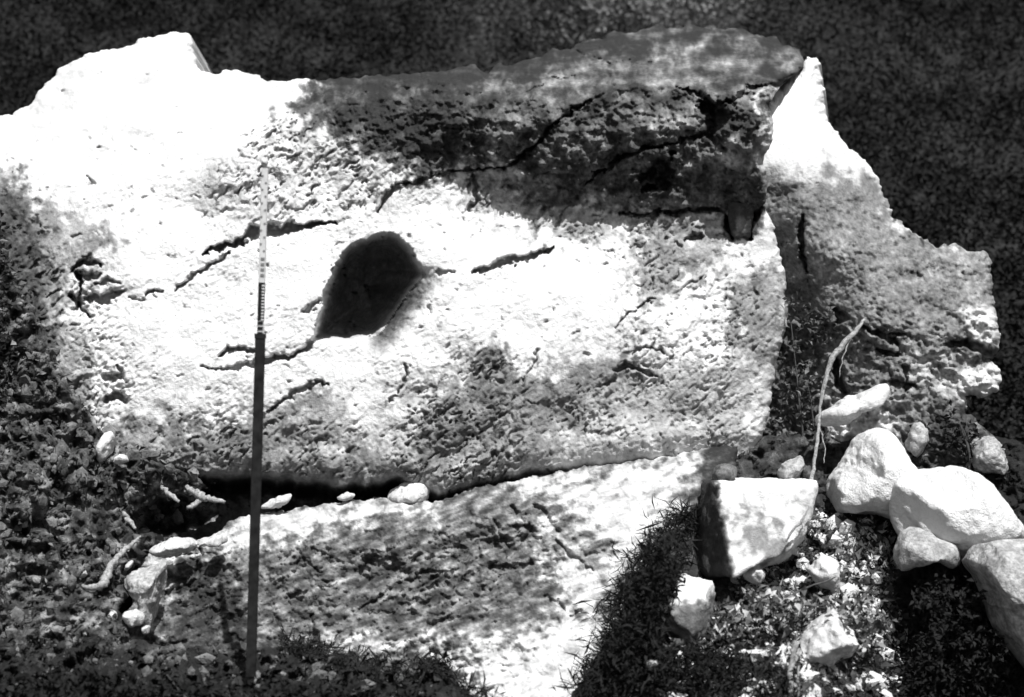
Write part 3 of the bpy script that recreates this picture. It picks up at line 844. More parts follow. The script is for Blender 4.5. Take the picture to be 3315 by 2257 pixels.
def lb_depth(px, py):
    Y = LB_D(px, py)
    Y = Y + 0.08 * fbm(px, py, 160, 3, 611) + 0.11 * relief(px, py, 35, 621, 0.9) - 0.07 * (1 - 2 * np.abs(fbm(px, py, 70, 3, 625)))
    Y = Y + 0.55 * sstep(line_d(px + 12 * fbm(px, py, 40, 3, 641), py + 12 * fbm(px, py, 40, 3, 647), [(440, 1690, 34), (540, 1670, 60), (640, 1660, 50), (720, 1580, 45)]) * -1, -1.25, -0.6)
    return Y
V, F, px, py = sheet(LB_OUT, 6, lb_depth, rim_px=40, rim=0.12, wob=12, wob_scale=50, seed=4, close=False)
st = 0.50 + 0.55 * fbm(px, py, 60, 4, 631, 0.6)
pale = sstep(fbm(px, py, 90, 3, 633), -0.1, 0.5) * sstep(px, 60, 260) * sstep(-py, -1500, -1250)
st = st - 0.35 * pale + 0.5 * sstep(py + 60 * fbm(px, py, 120, 3, 635), 2030, 2150)
bank = make_mesh('earth_bank', V, F, M_soil, {'stain_shade': np.clip(st, 0, 1)}, origin=P(300, 2250, 7.2))
props(bank, 'dark rough earth bank covered in leaf litter, left of the outcrop', 'bank', kind='structure')

RB_OUT = [(2130, 1500), (2450, 1420), (2700, 1380), (2950, 1350), (3150, 1380), (3420, 1480), (4000, 1500), (4000, 2750), (1600, 2750), (1850, 2250), (1960, 2080), (2060, 1850)]
RB_D = TPS([(2130, 1500, 9.0), (2450, 1450, 9.3), (2700, 1420, 9.35), (3150, 1400, 9.3), (3500, 1500, 9.3), (4000, 1500, 9.4), (2200, 1750, 8.55), (2500, 1600, 8.95), (2800, 1650, 8.8), (3200, 1700, 8.8),
            (2100, 2000, 7.95), (2500, 1900, 8.2), (2800, 1900, 8.2), (3050, 1900, 8.75), (3050, 2100, 8.6), (3200, 2100, 8.5), (3400, 1900, 8.3), (2300, 2200, 7.4), (2700, 2150, 7.5), (3050, 2300, 7.9), (4000, 2300, 7.2), (2400, 2750, 5.7), (3400, 2750, 5.8), (1700, 2500, 6.6)], 1e-3)
def rb_depth(px, py):
    Y = RB_D(px, py)
    return Y + 0.06 * fbm(px, py, 160, 3, 711) + 0.11 * relief(px, py, 20, 721, 0.8) - 0.06 * (1 - 2 * np.abs(fbm(px, py, 60, 3, 725)))
V, F, px, py = sheet(RB_OUT, 7, rb_depth, rim_px=40, rim=0.12, wob=12, wob_scale=50, seed=5, close=False)
st = 0.62 + 0.35 * fbm(px, py, 45, 4, 731, 0.6) + 0.7 * sstep(px + 0.4 * (py - 1900) + 40 * fbm(px, py, 60, 3, 741), 2850, 2950)  # soil blackened around the hollow, painting in its shade
bank2 = make_mesh('earth_slope', V, F, M_soil, {'stain_shade': np.clip(st, 0, 1)}, origin=P(2800, 2250, 7.4))
props(bank2, 'dark rubble slope below the buttress and white boulders', 'slope', kind='structure')

# ground sheet out to the horizon, rising into the scrub hillside behind
gx, gy = np.meshgrid(np.r_[-150, -80, np.linspace(-45, 45, 91), 80, 150], np.r_[-120, -60, -30, -15, np.linspace(-8, 60, 137), 90, 160])
gx, gy = gx.ravel(), gy.ravel()
def hill_z(x, y):
    t = np.maximum(y - 11.5, 0)
    z = -0.12 + 0.62 * t * (1 - 0.3 * sstep(t, 20, 60)) + 0.25 * fbm(x, y, 6, 3, 811) * sstep(t, 0, 3) * 2
    return z + 0.3 * np.maximum(np.abs(x) - 6, 0) * sstep(t, 0, 10) * 0.3
gz = hill_z(gx, gy)
nx, ny = 95, 143
idx = np.arange(nx * ny).reshape(ny, nx)
q = np.stack([idx[:-1, :-1], idx[:-1, 1:], idx[1:, 1:], idx[1:, :-1]], -1).reshape(-1, 4)
ground = make_mesh('hillside', np.stack([gx, gy, gz], -1), [q], M_hill, origin=(0, 0, 0))
props(ground, 'dark ground rising into a scrub covered hillside behind the rocks', 'hillside', kind='structure')

# scrub on the hillside: a mass of small dark leaves in low clumps
n = 260000
y = 12.5 + 16 * RNG.random(n)
x = (RNG.random(n) * 2 - 1) * (y * 0.42 + 2.5)
cl = fbm(x, y, 1.3, 3, 821)
h = np.clip(0.5 + 0.9 * cl, 0.05, 1.6) * 0.9 * RNG.random(n) ** 0.6
pos = np.stack([x, y, hill_z(x, y) + h], -1)
V, F = leaf_mesh(pos, 0.075, 0.045, 5, up=0.1)
ppx = 1657.5 + x / y * FPX
tone = 0.0 + 0.012 * RNG.random(n) + 0.02 * fbm(x, y, 2.2, 3, 825)
ppy = 1128.5 - (pos[:, 2] - CAM_Z) / y * FPX
dry = np.exp(-((ppx - 2080) / 380.0) ** 2) * np.exp(-((y - 20.3) / 2.2) ** 2) * np.clip(0.6 + fbm(x, y, 1.2, 3, 827), 0, 1.4)
tone = np.clip(tone + dry * (0.5 + 0.5 * RNG.random(n)), 0, 1)
scrub = make_mesh('scrub', V, F, M_scrub, {'tone': np.repeat(tone, 5)}, smooth=False, origin=(0, 14, 0))
props(scrub, 'dense dark scrub covering the hillside behind the rocks', 'scrub', kind='stuff')

# ------------------------------------------------------------------ stones and boulders
def stone(name, label, outline, Y, depth, mat, cat='stone', group=None, **kw):
    W, F_, _ = stone_mesh(outline, Y, depth, **kw)
    o = make_mesh(name, W, [F_], mat)
    return props(o, label, cat, group)

stone('boulder', 'smooth white boulder, largest of the rounded ones at the right edge',
      [(2885, 1620), (2900, 1560), (2960, 1528), (3050, 1518), (3110, 1512), (3180, 1550), (3240, 1610), (3285, 1680), (3294, 1720), (3270, 1745), (3190, 1762), (3100, 1790), (3060, 1800), (3000, 1790), (2920, 1760), (2885, 1700)],
      8.35, 0.42, M_white, 'boulder', sub=6, power=2.3, facets=3, rough=0.10, seed=11)
stone('boulder', 'white peaked boulder standing behind the largest rounded one',
      [(2672, 1590), (2690, 1550), (2740, 1510), (2770, 1470), (2800, 1410), (2840, 1392), (2880, 1400), (2930, 1450), (2975, 1520), (2990, 1600), (2960, 1680), (2850, 1690), (2720, 1670), (2680, 1640)],
      8.75, 0.40, M_white, 'boulder', sub=6, power=2.4, facets=5, rough=0.11, seed=12)
stone('boulder', 'grey mottled boulder under the largest white rounded one',
      [(2925, 1730), (2960, 1705), (3010, 1700), (3060, 1712), (3110, 1760), (3140, 1800), (3110, 1845), (3040, 1830), (2990, 1830), (2950, 1865), (2920, 1850), (2900, 1790)],
      8.05, 0.22, M_grey, 'boulder', sub=5, facets=14, rough=0.08, seed=13)
stone('boulder', 'rough grey rock at the bottom right corner beside the black hollow',
      [(3120, 1820), (3150, 1790), (3200, 1765), (3330, 1750), (3460, 1760), (3520, 1950), (3480, 2200), (3380, 2220), (3290, 2110), (3240, 2050), (3215, 1960), (3180, 1880)],
      7.7, 0.35, M_grey, 'boulder', sub=6, power=3, facets=15, rough=0.09, seed=14)
def hull_stone(name, label, cat, corners, mat, sub=6, rough=0.02, bevel=18.0, seed=0, layers=()):
    """an angular block: the convex solid on the given corners (px, py, Y), edges worn, faces uneven"""
    import bmesh
    pts = np.array([P(*c) for c in corners])
    cen = pts.mean(0)
    bm = bmesh.new()
    for p_ in pts - cen:
        bm.verts.new(p_)
    bmesh.ops.convex_hull(bm, input=bm.verts)
    bm.normal_update()
    N = np.array([f.normal[:] for f in bm.faces])
    D = np.array([f.normal.dot(f.verts[0].co) for f in bm.faces])
    bm.free()
    U, F_ = icosphere(sub)
    t = np.maximum(U @ N.T, 1e-4) / D[None]
    r = 1.0 / (t ** bevel).sum(1) ** (1 / bevel)
    W = U * r[:, None]
    sz = np.median(r)
    W = W * (1 + rough * noise3(W / sz, 0.8, seed, 4) + 0.5 * rough * noise3(W / sz, 0.22, seed + 9, 3))[:, None]
    Wd = W + cen
    px, py = Wd[:, 0] / Wd[:, 1] * FPX + 1657.5, 1128.5 - (Wd[:, 2] - CAM_Z) / Wd[:, 1] * FPX
    st_ = np.clip(stain_stack(px, py, layers, 900 + seed) + 0.1 * fbm(px, py, 30, 3, 950 + seed), 0, 1)
    o = make_mesh(name, Wd, [F_], mat, {'stain_shade': st_})
    return props(o, label, cat)
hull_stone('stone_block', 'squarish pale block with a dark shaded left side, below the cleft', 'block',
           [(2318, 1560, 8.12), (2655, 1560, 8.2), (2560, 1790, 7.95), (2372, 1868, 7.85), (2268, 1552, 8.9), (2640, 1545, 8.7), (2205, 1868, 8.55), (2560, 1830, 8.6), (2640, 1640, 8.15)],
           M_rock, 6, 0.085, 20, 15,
           [([(2100, 1400), (2298, 1500), (2330, 1600), (2350, 1740), (2385, 1900), (2100, 2000)], 0.9, 18),  # shade of the left side painted on as a dark layer
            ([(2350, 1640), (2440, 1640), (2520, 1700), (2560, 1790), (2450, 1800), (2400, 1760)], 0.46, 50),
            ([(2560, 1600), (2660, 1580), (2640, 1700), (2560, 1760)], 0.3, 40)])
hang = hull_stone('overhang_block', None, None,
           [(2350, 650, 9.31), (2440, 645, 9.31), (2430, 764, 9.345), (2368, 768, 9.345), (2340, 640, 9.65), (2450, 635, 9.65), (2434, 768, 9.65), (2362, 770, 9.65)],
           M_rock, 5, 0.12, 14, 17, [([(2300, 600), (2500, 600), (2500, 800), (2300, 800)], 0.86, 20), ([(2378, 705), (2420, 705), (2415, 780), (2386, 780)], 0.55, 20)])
hang.parent = rock
hang.location = hang.location - rock.location
hull_stone('stone_block', 'pale angular block below the dark gap, partly hidden by black foliage', 'block',
           [(2195, 1866, 7.75), (2300, 1888, 7.78), (2275, 1965, 7.66), (2160, 1985, 7.62), (2220, 1862, 8.1), (2320, 1885, 8.1), (2300, 2080, 7.8), (2140, 2090, 7.9), (2240, 2060, 7.6)],
           M_rock, 5, 0.13, 16, 16, [([(2100, 1975), (2290, 1940), (2420, 1860), (2420, 2200), (2100, 2200)], 0.6, 40)])
stone('stone_slab', 'long white slab leaning on the buttress foot beside the hanging root',
      [(2640, 1372), (2655, 1335), (2700, 1322), (2760, 1292), (2812, 1266), (2862, 1240), (2892, 1262), (2866, 1300), (2800, 1330), (2750, 1362), (2690, 1382)],
      9.0, 0.14, M_block, 'slab', sub=5, power=3, facets=13, rough=0.14, seed=17)
stone('stone', 'grey stone in the shadow behind the largest white boulder',
      [(3150, 1470), (3175, 1425), (3215, 1415), (3255, 1460), (3275, 1510), (3260, 1550), (3200, 1545), (3160, 1520)], 9.0, 0.15, M_grey, sub=5, facets=15, rough=0.19, seed=20)
stone('stone', 'pale jagged stone wedged between the peaked boulder and the slope behind',
      [(2930, 1440), (2960, 1380), (2995, 1355), (3010, 1400), (3000, 1460), (2970, 1490)], 9.05, 0.1, M_grey, sub=4, facets=15, rough=0.23, seed=21)
stone('stone', 'small grey rounded rock perched on the left corner of the squarish block',
      [(2295, 1545), (2310, 1515), (2345, 1500), (2385, 1510), (2400, 1545), (2370, 1570), (2310, 1570)], 8.5, 0.1, M_dark, sub=4, facets=13, rough=0.15, seed=22)
stone('stone', 'grey stone in the cleft just above the squarish block',
      [(2505, 1540), (2530, 1510), (2570, 1478), (2600, 1480), (2605, 1530), (2590, 1558), (2540, 1565)], 8.75, 0.1, M_grey, sub=4, facets=15, rough=0.19, seed=23)
stone('stone', 'white lump half covered by leaves below the squarish block',
      [(2600, 1850), (2630, 1840), (2655, 1800), (2700, 1795), (2725, 1840), (2722, 1900), (2690, 1918), (2640, 1890)], 7.95, 0.12, M_block, sub=4, facets=14, rough=0.19, seed=24)
stone('stone', 'small pale square stone under the dark gap below the squarish block',
      [(2410, 1875), (2415, 1840), (2450, 1828), (2482, 1838), (2475, 1880), (2440, 1895)], 8.0, 0.08, M_block, sub=4, power=3, facets=14, rough=0.19, seed=25)
stone('stone', 'pale flat rock at the bottom right, behind the two thin stems',
      [(2545, 2110), (2590, 2060), (2660, 2010), (2720, 1985), (2760, 2030), (2795, 2070), (2785, 2110), (2700, 2150), (2620, 2170), (2560, 2160)], 7.45, 0.2, M_block, sub=5, facets=14, rough=0.19, seed=26)
stone('stone', 'round white pebble in the black foliage at the bottom centre',
      [(2090, 2150), (2100, 2138), (2125, 2135), (2135, 2148), (2125, 2163), (2100, 2165)], 7.15, 0.04, M_block, sub=3, facets=2, rough=0.14, seed=27)
stone('stone', 'white rounded stone filling the crevice at the middle of the ledge',
      [(1250, 1610), (1265, 1580), (1300, 1560), (1340, 1560), (1385, 1575), (1402, 1610), (1390, 1640), (1330, 1645), (1270, 1640)], 8.92, 0.13, M_block, sub=5, facets=14, rough=0.15, seed=28)
stone('stone', 'small flat white pebble lying in the crevice left of the white stone',
      [(1088, 1612), (1105, 1602), (1140, 1596), (1150, 1604), (1138, 1616), (1105, 1622)], 8.88, 0.06, M_block, sub=4, facets=2, rough=0.14, seed=29)
stone('stone', 'pale narrow stone in the crevice just right of the survey staff',
      [(840, 1650), (850, 1632), (900, 1612), (945, 1592), (948, 1612), (925, 1635), (880, 1648)], 8.86, 0.08, M_block, sub=4, facets=13, rough=0.15, seed=30)
stone('stone', 'pale elongated stone on the left end of the ledge rim',
      [(465, 1795), (490, 1770), (540, 1750), (600, 1742), (630, 1750), (625, 1775), (570, 1798), (500, 1800)], 8.35, 0.1, M_block, sub=5, facets=14, rough=0.19, seed=31)
stone('stone', 'pale lump of rock on the ledge rim just left of the survey staff',
      [(670, 1755), (690, 1732), (730, 1735), (735, 1762), (710, 1775), (680, 1772)], 8.4, 0.08, M_block, sub=4, facets=13, rough=0.19, seed=32)
stone('boulder', 'pale broken rock under the left end of the ledge',
      [(400, 1890), (420, 1850), (470, 1815), (530, 1820), (545, 1860), (520, 1910), (500, 1960), (490, 2030), (470, 2040), (455, 1960), (420, 1920)], 8.05, 0.16, M_grey, sub=5, facets=15, rough=0.23, seed=33)
stone('stone', 'pale stone at the foot of the left bank, biggest of three close together',
      [(385, 2010), (395, 1985), (425, 1972), (460, 1985), (465, 2020), (430, 2030)], 7.9, 0.08, M_block, sub=4, facets=14, rough=0.19, seed=34)
stone('stone', 'small pale stone left of the biggest of three at the bank foot',
      [(345, 2000), (352, 1980), (372, 1978), (378, 2000), (365, 2015)], 7.9, 0.05, M_block, sub=3, facets=13, rough=0.19, seed=35)
stone('stone', 'small pale stone right below the biggest of three at the bank foot',
      [(455, 2045), (462, 2028), (482, 2025), (486, 2045), (472, 2056)], 7.85, 0.05, M_block, sub=3, facets=13, rough=0.19, seed=36)
stone('stone', 'pale stone beside the lower end of the curved root',
      [(238, 1860), (245, 1842), (270, 1834), (285, 1845), (280, 1866), (255, 1872)], 8.05, 0.06, M_block, sub=4, facets=14, rough=0.19, seed=37)
stone('stone', 'short pale bar of stone right of the curved root',
      [(396, 1850), (405, 1832), (425, 1812), (432, 1820), (420, 1840), (404, 1854)], 8.2, 0.04, M_block, sub=3, facets=12, rough=0.14, seed=38)
stone('stone', 'white wedge of rock at the top of the left bank under the outcrop',
      [(300, 1480), (310, 1430), (330, 1400), (360, 1395), (372, 1430), (355, 1470), (330, 1505)], 8.72, 0.1, M_block, sub=4, facets=14, rough=0.19, seed=39)
stone('stone', 'pale triangular stone right of the white wedge on the left bank',
      [(362, 1500), (372, 1472), (395, 1470), (418, 1492), (405, 1506)], 8.62, 0.06, M_block, sub=4, facets=14, rough=0.19, seed=40)

# loose rubble too small to pick apart
def rubble(name, label, n, sampler, mat, seed, smin, smax):
    rng = np.random.default_rng(seed)
    V0, F0 = icosphere(1)
    px_, py_, Yb = sampler(rng, n)
    c = P(px_, py_, Yb)
    s = smin + (smax - smin) * rng.random(n) ** 2.5
    Vs = V0[None] * (1 + 0.35 * rng.normal(size=(n, len(V0), 1)) * 0.6)
    Vs = Vs * s[:, None, None] * (0.6 + 0.7 * rng.random((n, 1, 3))) + c[:, None]
    Fs = (F0[None] + (np.arange(n) * len(V0))[:, None, None]).reshape(-1, 3)
    o = make_mesh(name, Vs.reshape(-1, 3), [Fs], mat, smooth=False)
    return props(o, label, 'rubble', kind='stuff')

def in_poly(rng, n, poly):
    p = np.asarray(poly, float)
    out = np.zeros((0, 2))
    while len(out) < n:
        c = p.min(0) + (p.max(0) - p.min(0)) * rng.random((n, 2))
        out = np.concatenate([out, c[poly_sd(c[:, 0], c[:, 1], p) > 0]])
    return out[:n, 0], out[:n, 1]

LEFT_ZONE = [(-80, 640), (-20, 660), (10, 800), (100, 1000), (170, 1140), (300, 1340), (420, 1440), (560, 1480), (690, 1560), (660, 1660), (430, 1780), (395, 1880), (380, 2000), (430, 2095), (960, 2110), (1150, 2160), (1420, 2160), (1450, 2300), (-80, 2320)]
def left_s(rng, n):
    x, y = in_poly(rng, n, LEFT_ZONE)
    return x, y, lb_depth(x, y) - 0.005
RIGHT_ZONE = [(2400, 1850), (2500, 1800), (2660, 1640), (2700, 1660), (2870, 1690), (2920, 1760), (2900, 1900), (2950, 2050), (2900, 2300), (1950, 2320), (2100, 2080), (2250, 2060)]
def right_s(rng, n):
    x, y = in_poly(rng, n, RIGHT_ZONE)
    return x, y, rb_depth(x, y) - 0.01
rubble('rubble', 'loose pale rubble scattered over the left bank', 500, left_s, M_dark, 61, 0.008, 0.045)
rubble('rubble', 'loose pale rubble strewn below the squarish block', 700, right_s, M_white, 62, 0.008, 0.05)

# ------------------------------------------------------------------ leaves
def litter(name, label, n, sampler, mat, seed, size, lift, tone_fn, aspect=None):
    rng = np.random.default_rng(seed)
    x, y, Yb = sampler(rng, n)
    pos = P(x, y, Yb - lift * rng.random(n))
    sz = size * (0.35 + 1.3 * rng.random(n) ** 2)
    V_, F_ = leaf_mesh(pos, sz, sz * (aspect if aspect else 0.12 + 0.6 * rng.random(n)), seed, up=0.3)
    o = make_mesh(name, V_, F_, mat, {'tone': np.repeat(np.clip(tone_fn(rng, x, y), 0, 1), 5)}, smooth=False)
    return props(o, label, 'undergrowth', kind='stuff')

litter('leaf_litter', 'dead leaves and low weeds matted over the left bank', 3800, left_s, M_litter, 71, 0.035, 0.04,
       lambda r, x, y: 0.08 + 0.9 * r.random(len(x)) ** 4 + 0.2 * fbm(x, y, 90, 3, 75) - 0.3 * sstep(y, 2030, 2130) + 0.5 * (r.random(len(x)) > 0.985))
litter('undergrowth', 'small leaves and weeds growing over the rubble at the bottom right', 9000, right_s, M_brightleaf, 72, 0.04, 0.08,
       lambda r, x, y: (0.02 + 0.8 * r.random(len(x)) ** 6 + 0.12 * fbm(x, y, 90, 3, 77)) * (1 - 0.85 * sstep(y, 2050, 2180)))

def shrub(name, label, poly, Yc, thick, n, size, mat, seed, tone, stems, up=0.3, shape=0.6, feather=60):
    """a bush: a cloud of leaves filling its own volume, on several branching stems"""
    rng = np.random.default_rng(seed)
    p = np.asarray(poly, float)
    base = P(p[:, 0].mean(), p[:, 1].max(), Yc)
    root = empty(name, base)
    props(root, label, 'shrub')
    x, y = in_poly(rng, n, poly)
    cl = fbm(x, y, 70, 3, seed)
    edge = poly_sd(x, y, p) + 40 * fbm(x, y, 60, 3, seed + 2)
    keep = rng.random(n) < sstep(cl, -0.75, 0.1) * sstep(edge, -10, feather)
    x, y = x[keep], y[keep]
    Y = Yc + thick * np.clip(rng.normal(size=len(x)) * 0.5, -1, 1)
    V_, F_ = leaf_mesh(P(x, y, Y), size, size * shape, seed, up=up)
    tn = tone(rng, len(x))
    o = make_mesh('leaves', V_, F_, mat, {'tone': np.repeat(np.clip(tn, 0, 1), 5)}, smooth=False, parent=root)
    o['kind'] = 'stuff'
    for k in range(stems):
        tx, ty = in_poly(rng, 1, poly)
        top = P(tx[0], ty[0], Yc + thick * 0.4 * rng.normal())
        mid = (np.asarray(base) + top) / 2 + rng.normal(size=3) * 0.04
        Vt, Ft = tube([np.asarray(base) + rng.normal(size=3) * 0.03, mid, top], [0.008, 0.006, 0.002], 6, seed + k, 0.002)
        make_mesh('stem', Vt, Ft, M_twig, parent=root)
    return root

def fringe_s(rng, n):
    t = rng.random(n)
    y = 1640 + 620 * t
    x = np.interp(y, [1640, 1750, 1850, 1950, 2050, 2150, 2260], [2225, 2170, 2090, 2035, 2010, 1960, 1925]) + rng.normal(size=n) * 42 + 40 * fbm(y, y * 0 + 2, 55, 3, 735)
    return x, y, np.minimum(ledge_depth(x, y), rb_depth(x, y)) - 0.01
litter('grass', 'dark grass blades bristling along the right edge of the white ledge', 3400, fringe_s, M_darkleaf, 74, 0.09, 0.10,
       lambda r, x, y: 0.1 + 0.5 * r.random(len(x)) ** 2, aspect=0.09)
def fringe2_s(rng, n):
    x = 900 + 720 * rng.random(n)
    y = np.interp(x, [900, 1000, 1200, 1440, 1500, 1620], [2080, 2095, 2155, 2150, 2225, 2290]) + rng.normal(size=n) * 16 + 18 * fbm(x, x * 0 + 4, 60, 3, 737)
    return x, y, lb_depth(x, y) - 0.01
litter('grass', 'dark grass and weeds creeping over the bottom edge of the rock ledge', 1500, fringe2_s, M_darkleaf, 76, 0.06, 0.08,
       lambda r, x, y: 0.1 + 0.9 * r.random(len(x)) ** 3, aspect=0.14)
rng0 = np.random.default_rng(99)
sx, sy = in_poly(rng0, 40, [(2420, 1860), (2660, 1660), (2760, 1690), (2900, 1760), (2890, 1950), (2860, 2080), (2500, 2140), (2330, 2060)])
ORD = ['leftmost', 'second from the left', 'third from the left', 'fourth from the left', 'fifth from the left', 'sixth from the left', 'seventh from the left', 'eighth from the left', 'ninth from the left', 'rightmost']
big = sorted(range(0, 40, 4), key=lambda q_: sx[q_])
for k in range(40):
    w_ = rng0.uniform(10, 26) if k % 4 else rng0.uniform(30, 56)
    th_ = np.sort(rng0.random(7)) * 2 * np.pi
    out_ = [(sx[k] + w_ * rng0.uniform(0.7, 1.2) * math.cos(t_), sy[k] + 0.75 * w_ * rng0.uniform(0.7, 1.2) * math.sin(t_)) for t_ in np.arange(7) * 0.9 + rng0.random()]
    yb = float(rb_depth(np.array([sx[k]]), np.array([sy[k]]))[0])
    lb_ = 'small broken pale stone lying in the leafy rubble at the bottom right' if k % 4 else 'larger broken stone in the leafy rubble, %s of the ten' % ORD[big.index(k)]
    stone('stone', lb_, out_, yb + 0.02, w_ * yb / FPX * 0.8, M_block if k % 3 else M_grey,
          group='broken stones in the rubble' if k % 4 else 'larger broken stones in the rubble', sub=3 if k % 4 else 4, power=3, facets=14, rough=0.12, seed=200 + k)

dk = lambda r, n: 0.1 + 0.5 * r.random(n) ** 3
shrub('shrub', 'black bristly shrub at the bottom centre against the white ledge',
      [(2080, 1720), (2180, 1690), (2230, 1800), (2240, 1880), (2170, 1940), (2160, 2080), (2300, 2080), (2450, 2140), (2560, 2170), (2700, 2330), (1850, 2330), (1900, 2180), (1960, 2080), (2000, 1960), (2010, 1860), (2060, 1800)],
      7.3, 0.28, 16000, 0.05, M_darkleaf, 81, dk, 8, shape=0.25)
shrub('shrub', 'black shrub added to darken the hollow under the boulders at the bottom right',
      [(2950, 1880), (3100, 1850), (3180, 1880), (3230, 1990), (3300, 2130), (3300, 2330), (2600, 2330), (2640, 2200), (2900, 2180), (2960, 2050), (2960, 1960)],
      7.9, 0.25, 6000, 0.04, M_darkleaf, 82, dk, 6, shape=0.5)  # foliage added to deepen the shade of the hollow
shrub('shrub', 'leafy dark plant rooted in the cleft between outcrop and buttress',
      [(2540, 940), (2640, 940), (2740, 1040), (2680, 1140), (2660, 1300), (2720, 1400), (2660, 1530), (2470, 1530), (2480, 1320), (2530, 1180)],
      9.45, 0.14, 700, 0.045, M_litter, 83, lambda r, n: 0.1 + 0.9 * r.random(n) ** 3, 5)
shrub('shrub', 'bright leafed plant in front of the leaf covered rubble at the bottom right',
      [(2350, 1930), (2500, 1880), (2640, 1930), (2800, 1900), (2880, 1980), (2860, 2100), (2760, 2130), (2640, 2000), (2540, 2060), (2480, 2200), (2300, 2180), (2290, 2040)],
      7.6, 0.16, 1500, 0.05, M_brightleaf, 84, lambda r, n: 0.05 + 0.95 * r.random(n) ** 3, 7)
shrub('shrub', 'dark tangled scrub on the slope behind the largest white boulder',
      [(3000, 1360), (3080, 1300), (3130, 1330), (3220, 1420), (3300, 1520), (3320, 1640), (3250, 1600), (3160, 1530), (3040, 1510), (2990, 1480)],
      9.05, 0.10, 700, 0.045, M_darkleaf, 85, dk, 5)
shrub('shrub', 'low dark weeds along the bottom left edge under the survey staff',
      [(-60, 2170), (300, 2160), (600, 2170), (760, 2200), (900, 2190), (1160, 2200), (1400, 2220), (1480, 2350), (-60, 2350)],
      6.95, 0.2, 5000, 0.05, M_darkleaf, 86, lambda r, n: 0.08 + 0.7 * r.random(n) ** 5, 6)
shrub('shrub', 'dark weeds climbing the far left edge beside the outcrop',
      [(-80, 640), (20, 660), (50, 800), (60, 1000), (70, 1200), (30, 1400), (-80, 1500)], 8.75, 0.12, 700, 0.045, M_darkleaf, 87, lambda r, n: 0.1 + 0.8 * r.random(n) ** 4, 4)

# ------------------------------------------------------------------ roots, sticks
def root_thing(name, label, cat, pts, radii, mat, seed=0, wob=0.003, branches=()):
    V_, F_ = tube([P(*p) for p in pts], radii, 8, seed, wob)
    o = make_mesh(name, V_, F_, mat)
    props(o, label, cat)
    for k, (bp, br) in enumerate(branches):
        Vb, Fb = tube([P(*p) for p in bp], br, 6, seed + 3 + k, wob)
        b = make_mesh('branch', Vb, Fb, mat, parent=o)
    return o
root_thing('root', 'long pale root hanging in a curve from the buttress to the squarish block', 'root',
           [(2800, 1035, 9.02), (2760, 1085, 8.98), (2700, 1150, 8.95), (2675, 1220, 8.92), (2655, 1320, 8.88), (2645, 1430, 8.82), (2632, 1520, 8.75), (2618, 1590, 8.62)],
           [0.008, 0.016, 0.019, 0.013, 0.009, 0.009, 0.011, 0.014], M_root, 1, 0.003,
           branches=[([(2755, 1090, 8.98), (2730, 1150, 8.95), (2716, 1220, 8.93)], [0.006, 0.004, 0.002]), ([(2650, 1380, 8.85), (2670, 1440, 8.83), (2668, 1500, 8.8)], [0.005, 0.004, 0.002])])
root_thing('root', 'pale curved root arching down the left bank beside the hollow', 'root',
           [(456, 1737, 8.3), (420, 1768, 8.22), (385, 1800, 8.16), (355, 1842, 8.08), (335, 1890, 8.0), (290, 1902, 7.98), (262, 1895, 8.0)],
           [0.006, 0.012, 0.016, 0.022, 0.026, 0.014, 0.006], M_root, 2, 0.002)
root_thing('stick', 'short pale stick poking out of the hollow on the left bank', 'stick',
           [(522, 1572, 8.55), (548, 1600, 8.5), (580, 1626, 8.45)], [0.008, 0.016, 0.006], M_root, 3)
root_thing('stick', 'pale forked stick lying across the crevice left of the survey staff', 'stick',
           [(605, 1578, 8.55), (640, 1600, 8.5), (680, 1615, 8.48), (728, 1624, 8.46)], [0.012, 0.022, 0.016, 0.008], M_root, 4,
           branches=[([(660, 1612, 8.49), (630, 1632, 8.47), (605, 1645, 8.45)], [0.012, 0.016, 0.008])])
root_thing('stick', 'pale leaning stick at the edge of the hollow, above the curved root', 'stick',
           [(398, 1660, 8.3), (420, 1685, 8.28), (440, 1712, 8.26)], [0.012, 0.016, 0.006], M_root, 5)
root_thing('plant_stem', 'taller pale stem at the bottom right in front of the flat rock', 'stem',
           [(2562, 2270, 7.1), (2558, 2200, 7.12), (2566, 2130, 7.14), (2572, 2080, 7.16)], [0.012, 0.012, 0.012, 0.02], M_root, 6)
root_thing('plant_stem', 'shorter thin stem right of the taller one at the bottom right', 'stem',
           [(2586, 2260, 7.1), (2584, 2200, 7.11), (2588, 2155, 7.12)], [0.007, 0.007, 0.005], M_root, 7)
root_thing('twig', 'thin dark twig slanting over the rubble toward the squarish block', 'twig',
           [(2400, 2010, 7.6), (2480, 1965, 7.62), (2560, 1925, 7.65), (2700, 1870, 7.7)], [0.004, 0.006, 0.006, 0.003], M_twig, 8)
root_thing('twig', 'thin pale twig rising from the leaves to the foot of the squarish block', 'twig',
           [(2545, 1750, 7.95), (2570, 1715, 7.95), (2600, 1680, 7.96), (2620, 1640, 7.98)], [0.005, 0.006, 0.006, 0.003], M_root, 9)

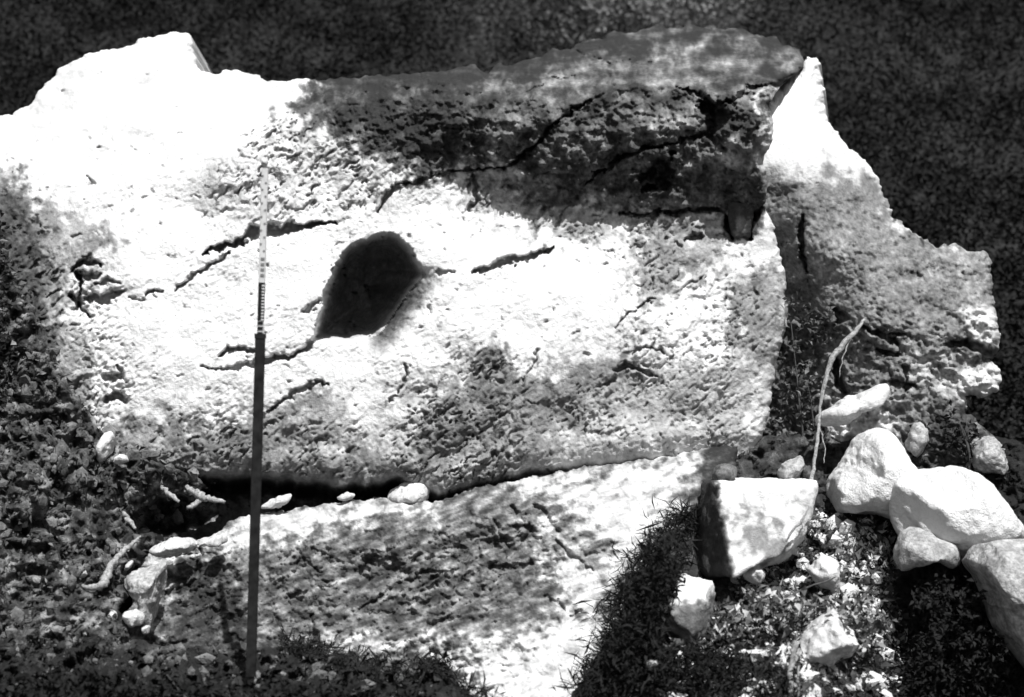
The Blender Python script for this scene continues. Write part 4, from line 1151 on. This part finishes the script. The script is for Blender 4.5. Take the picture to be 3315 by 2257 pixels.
# ------------------------------------------------------------------ survey staff
def box_between(p0, p1, w, d, x_off=0.0, y_off=0.0):
    """a squared bar from p0 up to p1"""
    p0, p1 = np.asarray(p0, float), np.asarray(p1, float)
    ax = np.array([1, 0, 0.0]); ay = np.array([0, 1.0, 0])
    T = (p1 - p0) / np.linalg.norm(p1 - p0)
    ax = ax - T * (ax @ T); ax /= np.linalg.norm(ax)
    ay = np.cross(T, ax)
    b = min(w, d) * 0.12
    ring = [(-w / 2 + b, -d / 2), (w / 2 - b, -d / 2), (w / 2, -d / 2 + b), (w / 2, d / 2 - b), (w / 2 - b, d / 2), (-w / 2 + b, d / 2), (-w / 2, d / 2 - b), (-w / 2, -d / 2 + b)]
    V_ = [p + ax * (x_off + u) + ay * (y_off + v) for p in (p0, p1) for u, v in ring]
    F4 = [[k, (k + 1) % 8, 8 + (k + 1) % 8, 8 + k] for k in range(8)]
    V_ += [p0 + ax * x_off + ay * y_off, p1 + ax * x_off + ay * y_off]
    F3 = [[16, (k + 1) % 8, k] for k in range(8)] + [[17, 8 + k, 8 + (k + 1) % 8] for k in range(8)]
    return np.array(V_), [np.array(F4), np.array(F3)]

S_Y = 7.22
S0, S1 = P(812, 2190, S_Y), P(858, 545, S_Y)
def s_at(py):
    return S0 + (S1 - S0) * (2190 - py) / (2190 - 545)
staff = empty('survey_staff', S0)
props(staff, 'tall thin survey staff, black below and white graduated above, standing before the outcrop', 'survey staff')
def staff_part(name, ya, yb, w, d, mat, xo=0, yo=0):
    V_, F_ = box_between(s_at(ya), s_at(yb), w, d, xo, yo)
    return make_mesh(name, V_, F_, mat, smooth=False, parent=staff)
staff_part('lower_shaft', 2190, 1085, 0.046, 0.026, M_staff_black)
staff_part('foot', 2215, 2190, 0.03, 0.02, M_staff_black)
staff_part('graduated_section', 1085, 1040, 0.030, 0.022, M_staff_white)
staff_part('graduated_section', 1040, 915, 0.030, 0.022, M_staff_black)
staff_part('graduated_section', 915, 545, 0.030, 0.022, M_staff_white)
for k, yy in enumerate(np.arange(925, 1036, 10.0)):
    staff_part('graduation_mark', yy + 2.5, yy - 2.5, 0.012, 0.004, M_staff_white, 0.009, -0.0125)
for k, yy in enumerate(np.arange(1046, 1084, 17.0)):
    staff_part('graduation_mark', yy + 5, yy - 5, 0.026, 0.004, M_staff_black, 0.0, -0.0125)
for yy in (838, 856, 873, 891):
    staff_part('graduation_mark', yy + 4, yy - 4, 0.018, 0.004, M_staff_grey, 0.003, -0.0125)
for k, yy in enumerate(np.arange(570, 820, 22.0)):
    staff_part('graduation_mark', yy + 2, yy - 2, 0.009, 0.004, M_staff_grey, 0.008 if k % 2 else -0.008, -0.0125)
staff_part('joint_collar', 1096, 1080, 0.052, 0.032, M_staff_black)
